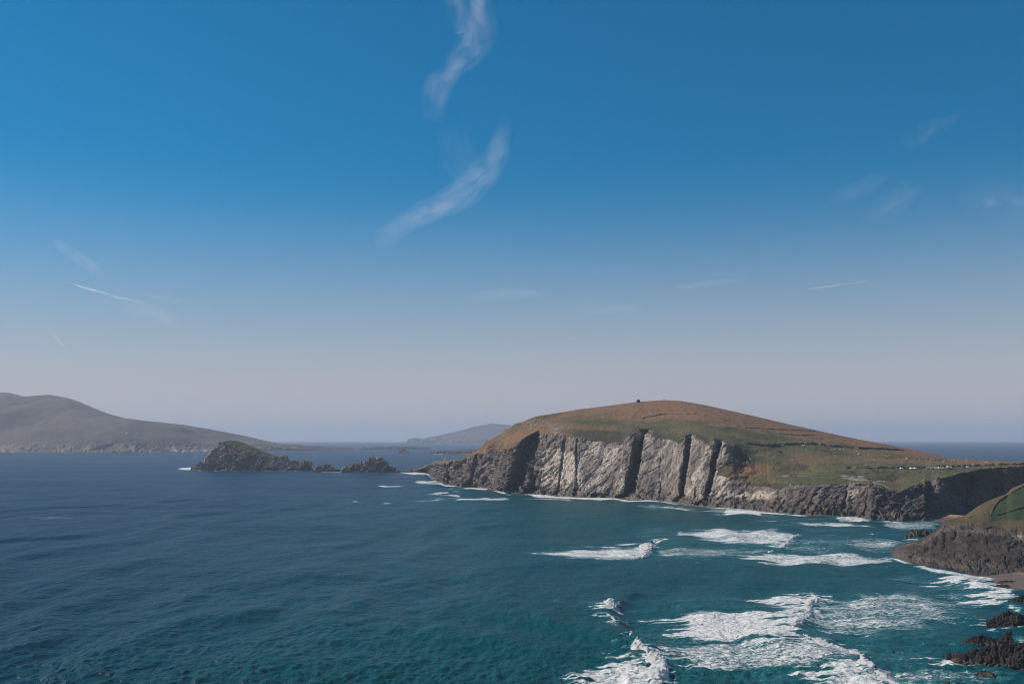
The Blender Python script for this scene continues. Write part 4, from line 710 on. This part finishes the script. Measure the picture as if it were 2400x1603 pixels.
def sheep_mesh(graze):
    hd = [(0.78, 0, 0.42), (0.92, 0, 0.22), (1.0, 0, 0.12)] if graze else [(0.72, 0, 0.86), (0.86, 0, 0.98), (1.04, 0, 0.92)]
    pts = [(0, 0, 0.62), (0.36, 0, 0.64), (0.55, 0, 0.68)] + hd + [(-0.36, 0, 0.64), (-0.56, 0, 0.62), (-0.66, 0, 0.45)]
    ed = [(0, 1), (1, 2), (2, 3), (3, 4), (4, 5), (0, 6), (6, 7), (7, 8)]; rd = [0.31, 0.32, 0.24, 0.14, 0.12, 0.07, 0.33, 0.22, 0.06]
    for bx_, an in ((0.36, 1), (-0.36, 6)):
        for s in (-1, 1):
            k = len(pts); back = -0.06 if bx_ < 0 else 0.02
            pts += [(bx_ + back, s * 0.17, 0.36), (bx_ - back * .5, s * 0.17, 0.18), (bx_, s * 0.17, -0.08)]; ed += [(an, k), (k, k + 1), (k + 1, k + 2)]; rd += [0.1, 0.055, 0.045]
    return skinned('sheep', pts, ed, rd)
SH = [sheep_mesh(True), sheep_mesh(False)]
for m_ in SH: m_.materials.append(MAT_WOOL)
s3 = [(405, 322), (745, 315), (783, 318), (808, 407), (1238, 405), (1295, 393), (1312, 380), (1382, 388), (1440, 395), (1668, 433), (1715, 458), (1705, 470), (1878, 497), (2195, 503), (1542, 535), (1835, 658), (2062, 645)]
s1 = [(1370, 105), (1390, 118), (1600, 128), (1728, 128), (1812, 138), (1835, 135), (1870, 135), (1932, 138), (2043, 150), (2085, 150), (2137, 138), (2200, 155), (2235, 148), (1275, 195), (1797, 212), (2035, 190), (965, 543), (1685, 510)]
sp = [(1780 + .1363 * a, 1000 + .1363 * b_) for a, b_ in s3] + [(1950 + .1278 * a, 1060 + .1278 * b_) for a, b_ in s1] + [(2283, 1087), (2310.6, 1083.5), (2379.6, 1082)]
LBL = {0: 'white sheep nearest the left end of the arching dark wall', 3: 'white sheep standing apart below the pair at the arching wall', 14: 'white sheep alone in the middle of the green field', 15: 'left of two white sheep just above the hedge bank', 16: 'right of two white sheep just above the hedge bank',
       12: 'white sheep alone right of the cluster below the arching wall', 13: 'small far sheep by the low bank', 30: 'white sheep alone above the left end of the parked cars', 31: 'white sheep above the middle of the parked cars', 32: 'white sheep above the right end of the parked cars',
       33: 'pale sheep beside the lowest parked car on the lane', 34: 'pale sheep on the turf near the person at the cliff edge', 35: 'white sheep right of the parked cars, between hedge and sea', 36: 'white sheep on the skyline field near the two pale posts', 37: 'white sheep furthest right on the field edge'}
def grp_label(i):
    if i in LBL: return LBL[i]
    if i in (1, 2): return ('left', 'right')[i - 1] + ' one of two white sheep close together at the arching wall'
    o_ = ('leftmost', 'second', 'third', 'fourth', 'fifth', 'sixth', 'seventh', 'eighth', 'ninth', 'tenth', 'rightmost')
    rank = lambda a_, b_: sorted(range(a_, b_ + 1), key=lambda k: sp[k][0]).index(i)
    if 4 <= i <= 8: return ('leftmost', 'second', 'third', 'fourth', 'rightmost')[rank(4, 8)] + ' of five white sheep clustered under the arching dark wall, from the left'
    if 9 <= i <= 11: return ('left', 'middle', 'right')[rank(9, 11)] + ' sheep in the group of three right of the cluster'
    if i in (17, 18): return ('left', 'right')[i - 17] + ' one of two touching sheep left of the long flock'
    return o_[rank(19, 29)] + ' white sheep of the long flock along the far field bank, from the left'
for i, (x_, y_) in enumerate(sp):
    o = bpy.data.objects.new('sheep', SH[0 if i % 3 else 1]); COL.objects.link(o)
    o.location = on_land(x_, y_ + 1.5); o.rotation_euler = (0, 0, random.uniform(-0.7, 0.7) + (math.pi if random.random() < .5 else 0)); s = random.uniform(1.05, 1.3); o.scale = (s, s, s)
    tag(o, grp_label(i), 'sheep', 'sheep grazing the headland fields')

def person(x, y, rz, label, top, legs, stride):
    pts = [(0, 0, 0.95), (0, 0, 1.15), (0, 0, 1.38), (0, 0, 1.5), (0, 0.01, 1.62), (0, 0.01, 1.72)]; ed = [(0, 1), (1, 2), (2, 3), (3, 4), (4, 5)]; rd = [(0.16, 0.12), (0.15, 0.11), (0.18, 0.12), 0.06, 0.1, 0.07]
    for s in (-1, 1):
        k = len(pts); f = s * stride
        pts += [(s * 0.1, 0, 0.88), (s * 0.11, 0.5 * f + 0.03, 0.48), (s * 0.11, f * 0.8, 0.07), (s * 0.12, f * 0.8 + 0.16, 0.04)]; ed += [(0, k), (k, k + 1), (k + 1, k + 2), (k + 2, k + 3)]; rd += [0.1, 0.065, 0.05, 0.04]
        k = len(pts); pts += [(s * 0.21, 0, 1.38), (s * 0.25, -f * 0.4, 1.1), (s * 0.25, -f * 0.6 + 0.1, 0.86), (s * 0.245, -f * 0.6 + 0.13, 0.78)]; ed += [(2, k), (k, k + 1), (k + 1, k + 2), (k + 2, k + 3)]; rd += [0.06, 0.05, 0.038, 0.03]
    me = skinned('person', pts, ed, rd)
    for nm, c_ in (('jacket_' + label[:6], top), ('trousers_' + label[:6], legs), ('skin_tone', (0.45, 0.28, 0.2)), ('dark_hair', (0.02, 0.015, 0.012))): me.materials.append(simple(nm, c_, 0.85, 0.2))
    for p_ in me.polygons:
        c_ = p_.center
        p_.material_index = 1 if (c_.z < 0.92 and abs(c_.x) < 0.2) else 3 if (c_.z > 1.7 or (c_.z > 1.58 and c_.y < -0.02)) else 2 if (c_.z > 1.5 or (c_.z < 0.88 and abs(c_.x) > 0.2)) else 0
    o = link('person', me); b_ = on_land(x, y); o.location = (b_[0], b_[1], b_[2] + 0.0); o.rotation_euler = (0, 0, rz); return tag(o, label, 'person')
pe = person(2085, 1149, 2.6, 'person in dark clothes walking down the pale lane', (0.03, 0.03, 0.04), (0.02, 0.02, 0.03), 0.25); pe.location.z += 0.72
person(2187, 1122.5, 0.4, 'person in dark clothes standing at the cliff edge', (0.015, 0.015, 0.02), (0.02, 0.02, 0.028), 0.05)

# ------------------------------------------------------------------ cars
GLASS = simple('tinted_car_glass', (0.015, 0.02, 0.025), 0.08, 0.6, 0.05); RUBBER = simple('tyre_rubber', (0.02, 0.02, 0.02), 0.85, 0.2); RIM = simple('wheel_rim', (0.45, 0.45, 0.46), 0.35, 0.5, .1, 3, .6); LAMPM = simple('lamp_glass', (0.7, 0.7, 0.68), 0.15)
def car_meshes(van):
    def shell(prof_, w, tuck, name):
        bm = bmesh.new(); L_, R_ = [], []
        for x_, z_ in prof_:
            yy = w / 2 - tuck * max(0, z_ - 0.85); L_.append(bm.verts.new((x_, yy, z_))); R_.append(bm.verts.new((x_, -yy, z_)))
        n_ = len(prof_); bm.faces.new(L_[::-1]); bm.faces.new(R_)
        for i in range(n_): j = (i + 1) % n_; bm.faces.new((L_[i], L_[j], R_[j], R_[i]))
        bmesh.ops.recalc_face_normals(bm, faces=bm.faces[:]); bmesh.ops.bevel(bm, geom=[e for e in bm.edges], offset=0.05, segments=2, affect='EDGES', profile=0.6)
        return bm_mesh(name, bm, False)
    if van:
        body = shell([(2.4, 0.3), (2.45, 0.75), (2.35, 1.05), (1.75, 1.95), (1.5, 2.15), (-2.3, 2.2), (-2.45, 1.9), (-2.45, 0.3)], 1.95, 0.08, 'body')
        wins = [((1.2, 0.95, 1.5), (0.9, 0.04, 0.55), 0), ((1.2, -0.95, 1.5), (0.9, 0.04, 0.55), 0), ((2.07, 0, 1.52), (0.04, 1.5, 0.8), 0.58), ((-2.45, 0, 1.6), (0.04, 1.4, 0.5), 0)]; wb = 1.5; wr_ = 0.34; hx = 2.42
    else:
        body = shell([(2.05, 0.3), (2.12, 0.62), (2.0, 0.8), (1.05, 0.95), (0.45, 1.42), (-1.3, 1.46), (-1.85, 1.02), (-2.08, 0.95), (-2.1, 0.3)], 1.75, 0.28, 'body')
        wins = [((0.12, 0.755, 1.18), (0.95, 0.05, 0.32), 0), ((0.12, -0.755, 1.18), (0.95, 0.05, 0.32), 0), ((-0.85, 0.755, 1.18), (0.8, 0.05, 0.32), 0), ((-0.85, -0.755, 1.18), (0.8, 0.05, 0.32), 0), ((0.77, 0, 1.2), (0.05, 1.3, 0.58), 0.9), ((-1.6, 0, 1.26), (0.05, 1.25, 0.5), -0.9)]; wb = 1.28; wr_ = 0.32; hx = 2.07
    W = []
    for c_, s_, tl in wins:
        bm = bmesh.new(); add_box(bm, c_, s_, Matrix.Rotation(-tl, 4, 'Y')); bmesh.ops.bevel(bm, geom=bm.edges[:], offset=0.015, segments=1, affect='EDGES'); W.append(bm_mesh('window', bm))
    def disc(r, w, name):
        bm = bmesh.new(); bmesh.ops.create_cone(bm, cap_ends=True, segments=18, radius1=r, radius2=r, depth=w, matrix=Matrix.Rotation(math.pi / 2, 4, 'X')); bmesh.ops.bevel(bm, geom=[e for e in bm.edges if len(e.link_faces) == 2 and abs(e.calc_face_angle(0)) > 1], offset=0.03, segments=1, affect='EDGES'); return bm_mesh(name, bm)
    bm = bmesh.new(); add_box(bm, (0, 0, 0), (0.08, 0.32, 0.14)); bmesh.ops.bevel(bm, geom=bm.edges[:], offset=0.02, segments=1, affect='EDGES')
    return dict(body=body, wins=W, tyre=disc(wr_, 0.22, 'tyre'), rim=disc(wr_ * 0.62, 0.24, 'rim'), lamp=bm_mesh('headlight', bm), wb=wb, r=wr_, hx=hx, hw=0.62)
CM = {False: car_meshes(False), True: car_meshes(True)}; PAINT = {}
def paint(name, col):
    if name not in PAINT:
        t = NT('paint_' + name); b_ = t.n('ShaderNodeBsdfPrincipled'); nz_ = t.noise(t.obj(), 2.0, 3); t.put(b_.inputs['Base Color'], t.mix(nz_, tuple(c * .9 for c in col), col)); b_.inputs['Roughness'].default_value = 0.3; b_.inputs['Coat Weight'].default_value = 0.4; PAINT[name] = t.done(b_.outputs[0])
    return PAINT[name]
def car(loc, rz, pname, col, label, group, van=False):
    M_ = CM[van]; e = tag(empty('parked_van' if van else 'parked_car', loc, rz), label, 'van' if van else 'car', group)
    b_ = link('body', M_['body'], None, e)
    if not M_['body'].materials: M_['body'].materials.append(paint(pname, col))
    b_.material_slots[0].link = 'OBJECT'; b_.material_slots[0].material = paint(pname, col)
    for w_ in M_['wins']: link('window', w_, GLASS, e)
    for sx in (-1, 1):
        for sy in (-1, 1):
            ty = link('wheel', M_['tyre'], RUBBER, e); ty.location = (sx * M_['wb'], sy * 0.8, M_['r'] - 0.0)
            link('rim', M_['rim'], RIM, ty)
    for sy in (-1, 1):
        l_ = link('headlight', M_['lamp'], LAMPM, e); l_.location = (M_['hx'], sy * M_['hw'], 0.68)
    return e
WHITE, SILV, DARKC, NAVY, RED, CREAM, GREY = (.8, .8, .8), (.5, .52, .54), (.02, .022, .03), (.012, .016, .04), (.3, .03, .03), (.72, .68, .6), (.3, .31, .32)
UP = [(1270, 'white', WHITE, 'leftmost white car of the row on the upper road'), (1355, 'dark', DARKC, 'dark car second from the left on the upper road'), (1455, 'white', WHITE, 'white car third from the left on the upper road'), (1520, 'white', WHITE, 'white car fourth from the left on the upper road'),
      (1595, 'dark', DARKC, 'left of two dark cars side by side in the upper row'), (1657, 'navy', NAVY, 'right of two dark cars side by side in the upper row'), (1750, 'grey', GREY, 'grey car in the middle of the upper row'), (1825, 'silver', SILV, 'silver car right of the grey one in the upper row'),
      (1903, 'white', WHITE, 'first of three white cars left of the white van'), (1962, 'white', WHITE, 'second of three white cars left of the white van'), (2038, 'white', WHITE, 'white car directly left of the white van'), (2115, 'white', WHITE, 'tall white van near the right end of the upper row'), (2183, 'silver', SILV, 'small silver car right of the white van'),
      (2402, 'red', RED, 'red car standing apart at the right end of the upper row'), (2496, 'white', WHITE, 'pale car furthest right, behind the red car')]
for k, (a, nm, c_, lb) in enumerate(UP):
    x_ = 1950 + .1278 * a; y_ = interp(x_, UPROAD); b_ = on_land(x_, y_ + 0.3); car((b_[0], b_[1], b_[2] + 0.4), math.radians(-100 + random.uniform(-22, 22)) if k < 13 else math.radians(-140), nm, c_, lb, 'cars parked along the upper road', van=(k == 11))
LOW = [(222, 458, 'white', WHITE, 'left one of two white cars nose to tail on the lane'), (258, 462, 'white', WHITE, 'right one of two white cars nose to tail on the lane'), (380, 483, 'cream', CREAM, 'cream car third along the lane'), (530, 487, 'silver', SILV, 'silver van fourth along the lane'), (703, 520, 'navy', NAVY, 'dark navy car parked on the lane'), (875, 552, 'grey', GREY, 'grey car lowest down the lane')]
for k, (a, c0, nm, c_, lb) in enumerate(LOW):
    b_ = on_land(1950 + .1278 * a, 1060 + .1278 * c0 + 1.5); car((b_[0], b_[1], b_[2] + 0.78), math.radians(-12 - 5 * k), nm, c_, lb, 'cars parked along the lane', van=(k == 3))

# ------------------------------------------------------------------ cottages on the far island
MAT_LIME = simple('limewash', (0.6, 0.58, 0.54)); MAT_SLATE = simple('slate_roof', (0.09, 0.09, 0.1))
def cottage(x, y, d, label):
    b_ = P(x, y, d); e = tag(empty('cottage', b_, random.uniform(-.4, .4)), label, 'cottage', 'cottages on the far island')
    bm = bmesh.new(); add_box(bm, (0, 0, 1.0), (13, 6, 7)); link('wall', bm_mesh('wall', bm), MAT_LIME, e)
    bm = bmesh.new(); q = [bm.verts.new(v_) for v_ in ((-6.8, -3.3, 4.5), (6.8, -3.3, 4.5), (6.8, 3.3, 4.5), (-6.8, 3.3, 4.5), (-6.8, 0, 7.4), (6.8, 0, 7.4))]
    for f_ in ((0, 1, 5, 4), (2, 3, 4, 5), (0, 4, 3), (1, 2, 5), (0, 3, 2, 1)): bm.faces.new([q[i] for i in f_])
    link('roof', bm_mesh('roof', bm), MAT_SLATE, e)
    bm = bmesh.new(); add_box(bm, (0, -3.05, 0.2), (1.4, 0.2, 3.6)); link('door', bm_mesh('door', bm), MAT_SLATE, e)
isl = [o for o in bpy.data.objects if o.name == 'island'][0]
bpy.context.view_layer.update()
for x_, y_, lb in ((297, 1018, 'left of two tiny pale cottages on the far island'), (322, 1020, 'right of two tiny pale cottages on the far island')):
    dv = Vector(((x_ - CX) / FPX, 1, (YH - y_) / FPX)).normalized(); ok, hit, _, _ = isl.ray_cast(Vector((0, 0, H)), dv)
    if ok: cottage(x_, y_, hit.y, lb)

# ------------------------------------------------------------------ gulls
MAT_GULL = simple('gull_feathers', (0.10, 0.10, 0.11), 0.8)
def gull(x, y, d, bank, dihedral, label):
    half = [(0.0, 0.09), (0.18, 0.13), (0.42, 0.11), (0.62, 0.02)]          # spanwise position, leading edge
    bm = bmesh.new(); n_ = 10; rings = []
    for xx, r in ((-0.30, .015), (-0.22, .05), (-0.08, .075), (0.08, .08), (0.2, .06), (0.27, .045), (0.33, .03), (0.38, .008)):
        rings.append([bm.verts.new((r * math.cos(2 * math.pi * i / n_), xx, r * 0.9 * math.sin(2 * math.pi * i / n_))) for i in range(n_)])
    for a_, b_ in zip(rings[:-1], rings[1:]):
        for i in range(n_): bm.faces.new((a_[i], a_[(i + 1) % n_], b_[(i + 1) % n_], b_[i]))
    for s in (-1, 1):
        tp, bt = [], []
        for k, (sx, le) in enumerate(half):
            zz = math.sin(dihedral) * sx if sx < .3 else math.sin(dihedral) * .3 + math.sin(dihedral * .3) * (sx - .3); ch_ = (0.2, 0.2, 0.15, 0.03)[k]
            tp.append((bm.verts.new((s * sx, le, zz + .02)), bm.verts.new((s * sx, le - ch_, zz + .01)))); bt.append((bm.verts.new((s * sx, le, zz)), bm.verts.new((s * sx, le - ch_, zz))))
        for k in range(3):
            bm.faces.new((tp[k][0], tp[k + 1][0], tp[k + 1][1], tp[k][1])); bm.faces.new((bt[k][0], bt[k][1], bt[k + 1][1], bt[k + 1][0])); bm.faces.new((tp[k][0], bt[k][0], bt[k + 1][0], tp[k + 1][0])); bm.faces.new((tp[k][1], tp[k + 1][1], bt[k + 1][1], bt[k][1]))
    bmesh.ops.recalc_face_normals(bm, faces=bm.faces[:]); o = link('gull', bm_mesh('gull', bm, True), MAT_GULL); o.location = P(x, y, d); o.rotation_euler = (0.1, bank, 0.5); return tag(o, label, 'bird', 'gulls in the sky')
gull(1332, 573, 330, 0.05, 0.15, 'tiny gull gliding left of centre above the hill')
gull(2104, 489, 360, -0.35, 0.95, 'tiny gull with raised wings high at right')

# ------------------------------------------------------------------ high cirrus and contrails
tc = NT('thin_ice_cloud'); a_ = tc.attr('dens'); p_ = tc.pos()
cxyz = tc.n('ShaderNodeCombineXYZ'); tc.L(tc.attr('along'), cxyz.inputs[0]); tc.L(tc.attr('across'), cxyz.inputs[1])
c1 = tc.noise(tc.mapping(cxyz.outputs[0], (0.014, 0.032, 1)), 1.0, 5, 0.55, 0.8); c2n = tc.noise(tc.mapping(cxyz.outputs[0], (0.010, 0.09, 1), (0, 0, 0.25)), 1.0, 5, 0.55, 0.4)
al = tc.math('MULTIPLY', tc.math('MULTIPLY', a_, 0.44), tc.ramp(tc.math('ADD', tc.math('MULTIPLY', c1, .65), tc.math('MULTIPLY', c2n, .35)), 0.2, 0.82))
trn = tc.n('ShaderNodeBsdfTransparent'); tl_ = tc.n('ShaderNodeBsdfTranslucent'); tl_.inputs[0].default_value = (.95, .90, .92, 1)
mx = tc.n('ShaderNodeMixShader'); tc.L(al, mx.inputs[0]); tc.L(trn.outputs[0], mx.inputs[1]); tc.L(tl_.outputs[0], mx.inputs[2]); MAT_CLOUD = tc.done(mx.outputs[0])
def cloud(scr, label, alt=7500.0, dens=0.35, cat='cloud', name='cirrus_cloud', nu=90, nv=26, rough=0.35, seed=0):
    """scr: list of (x, y, half width px) along the streak; laid on a level layer at its altitude"""
    a = np.array(scr, float); s = np.r_[0, np.cumsum(np.hypot(*np.diff(a[:, :2], axis=0).T))]; u = np.linspace(0, s[-1], nu)
    x_, y_, w_ = (np.interp(u, s, a[:, k]) for k in range(3))
    k_ = np.hanning(9); k_ /= k_.sum(); sm_ = lambda q: np.convolve(np.pad(q, 4, 'edge'), k_, 'valid')
    x_, y_, w_ = sm_(x_), sm_(y_), sm_(w_)
    if name == 'cirrus_cloud': w_ = w_ * 1.35
    tx, ty = np.gradient(x_), np.gradient(y_); L_ = np.hypot(tx, ty); nx, ny = -ty / L_, tx / L_
    q = np.linspace(-1, 1, nv)[None, :]
    sx = x_[:, None] + nx[:, None] * w_[:, None] * q; sy = y_[:, None] + ny[:, None] * w_[:, None] * q
    el = (YH - sy) / FPX; d_ = (alt - H) / el
    V = np.stack([(sx - CX) / FPX * d_, d_, np.full_like(d_, alt) + 60 * vnoise(sx / 30, sy / 30, 0 * sx, 800 + seed)], -1)
    end = np.minimum(1, np.minimum(u, s[-1] - u) / (0.22 * s[-1]))[:, None]
    den = dens * (1 - np.abs(q) ** 2) ** 1.3 * end ** 0.9 * (1 + rough * 1.6 * fbm(sx / 40, sy / 25, 0 * sx, 3, 810 + seed))
    o = link(name, grid_mesh(name, V, attrs=dict(dens=np.clip(den, 0, 1), along=u[:, None] + 0 * q + 97 * seed, across=q * w_[:, None])), MAT_CLOUD); o.visible_shadow = True
    return tag(o, label, cat, 'thin clouds and trails in the sky')
cloud([(1085, -90, 50), (1095, -30, 48), (1100, 30, 45), (1118, 70, 40), (1108, 110, 34), (1072, 150, 26), (1050, 180, 22), (1024, 205, 30), (1018, 240, 28), (1012, 290, 20)], 'upper wispy cirrus streak running off the top edge', dens=.34, seed=1)
cloud([(884, 590, 14), (900, 560, 26), (920, 540, 24), (970, 512, 22), (1040, 478, 26), (1090, 450, 32), (1135, 405, 34), (1165, 360, 26), (1180, 310, 16), (1186, 270, 10)], 'lower curved cirrus streak above the sea', dens=.40, seed=2)
cloud([(1050, 290, 26), (1070, 340, 44), (1085, 390, 44), (1100, 440, 26)], 'faint veil of cirrus between the two main streaks', dens=.07, seed=3)
cloud([(120, 560, 8), (150, 585, 13), (190, 610, 16), (225, 635, 14), (236, 652, 8)], 'small ragged cirrus wisp above the left contrail', dens=.28, seed=4)
cloud([(265, 722, 8), (320, 722, 16), (360, 730, 16), (400, 750, 14), (440, 765, 8)], 'small cirrus wisp below the right end of the left contrail', dens=.26, seed=5)
cloud([(335, 685, 5), (360, 692, 7), (400, 705, 5), (450, 718, 4)], 'tiny thin cirrus strand right of the left contrail', dens=.16, seed=6)
cloud([(1060, 675, 4), (1100, 695, 10), (1180, 692, 14), (1230, 689, 10), (1285, 686, 4)], 'flat faint cirrus bar left of centre above the hill', dens=.22, seed=7)
cloud([(1320, 720, 4), (1380, 728, 9), (1450, 726, 9), (1530, 720, 4)], 'faint low cirrus bar over the summit', dens=.16, seed=8)
cloud([(1560, 674, 3), (1640, 668, 6), (1700, 662, 7), (1760, 655, 4)], 'thin slanting cirrus bar right of the summit', dens=.2, seed=9)
cloud([(1935, 470, 8), (1970, 460, 18), (2010, 445, 20), (2060, 425, 18), (2090, 400, 8)], 'faint left cirrus smear in the upper right sky', dens=.11, seed=10)
cloud([(2030, 520, 10), (2070, 490, 26), (2120, 458, 26), (2165, 440, 10)], 'faint middle cirrus smear in the upper right sky', dens=.11, seed=11)
cloud([(2100, 350, 14), (2160, 315, 22), (2210, 290, 16), (2260, 262, 8)], 'highest thin cirrus smear in the upper right sky', dens=.1, seed=12)
cloud([(2240, 480, 16), (2300, 460, 34), (2380, 470, 40), (2450, 480, 30)], 'pale cirrus haze patch at the right picture edge', dens=.1, seed=13)
cloud([(150, 658, 1.5), (200, 674, 3.2), (260, 692, 3.0), (335, 710.5, 2.2)], 'long white straight contrail at the left', alt=9500, dens=1.2, name='contrail', cat='contrail', nv=9, rough=.05, seed=14)
cloud([(124, 782, 2), (135, 796, 2.2), (151, 818, 1.8)], 'short white contrail low at the far left', alt=9500, dens=1.1, name='contrail', cat='contrail', nv=9, rough=.05, seed=15)
cloud([(1885, 680, 2.5), (1960, 669, 2.5), (2045, 655.5, 1.6)], 'fine pale contrail low above the right shoulder of the hill', alt=9500, dens=.45, name='contrail', cat='contrail', nv=9, rough=.05, seed=16)

# ------------------------------------------------------------------ haze over the sea
bm = bmesh.new(); add_box(bm, (0, 17000, 110), (64000, 40000, 500)); hz_ = link('haze', bm_mesh('haze', bm))
th = NT('sea_haze'); pv = th.n('ShaderNodeVolumePrincipled'); pv.inputs['Color'].default_value = (0.66, 0.76, 0.94, 1); pv.inputs['Density'].default_value = 7.5e-5; pv.inputs['Anisotropy'].default_value = 0.12
th.L(pv.outputs[0], th.out.inputs['Volume']); hz_.data.materials.append(th.m)
tag(hz_, 'pale sea haze over the far water', kind='stuff')
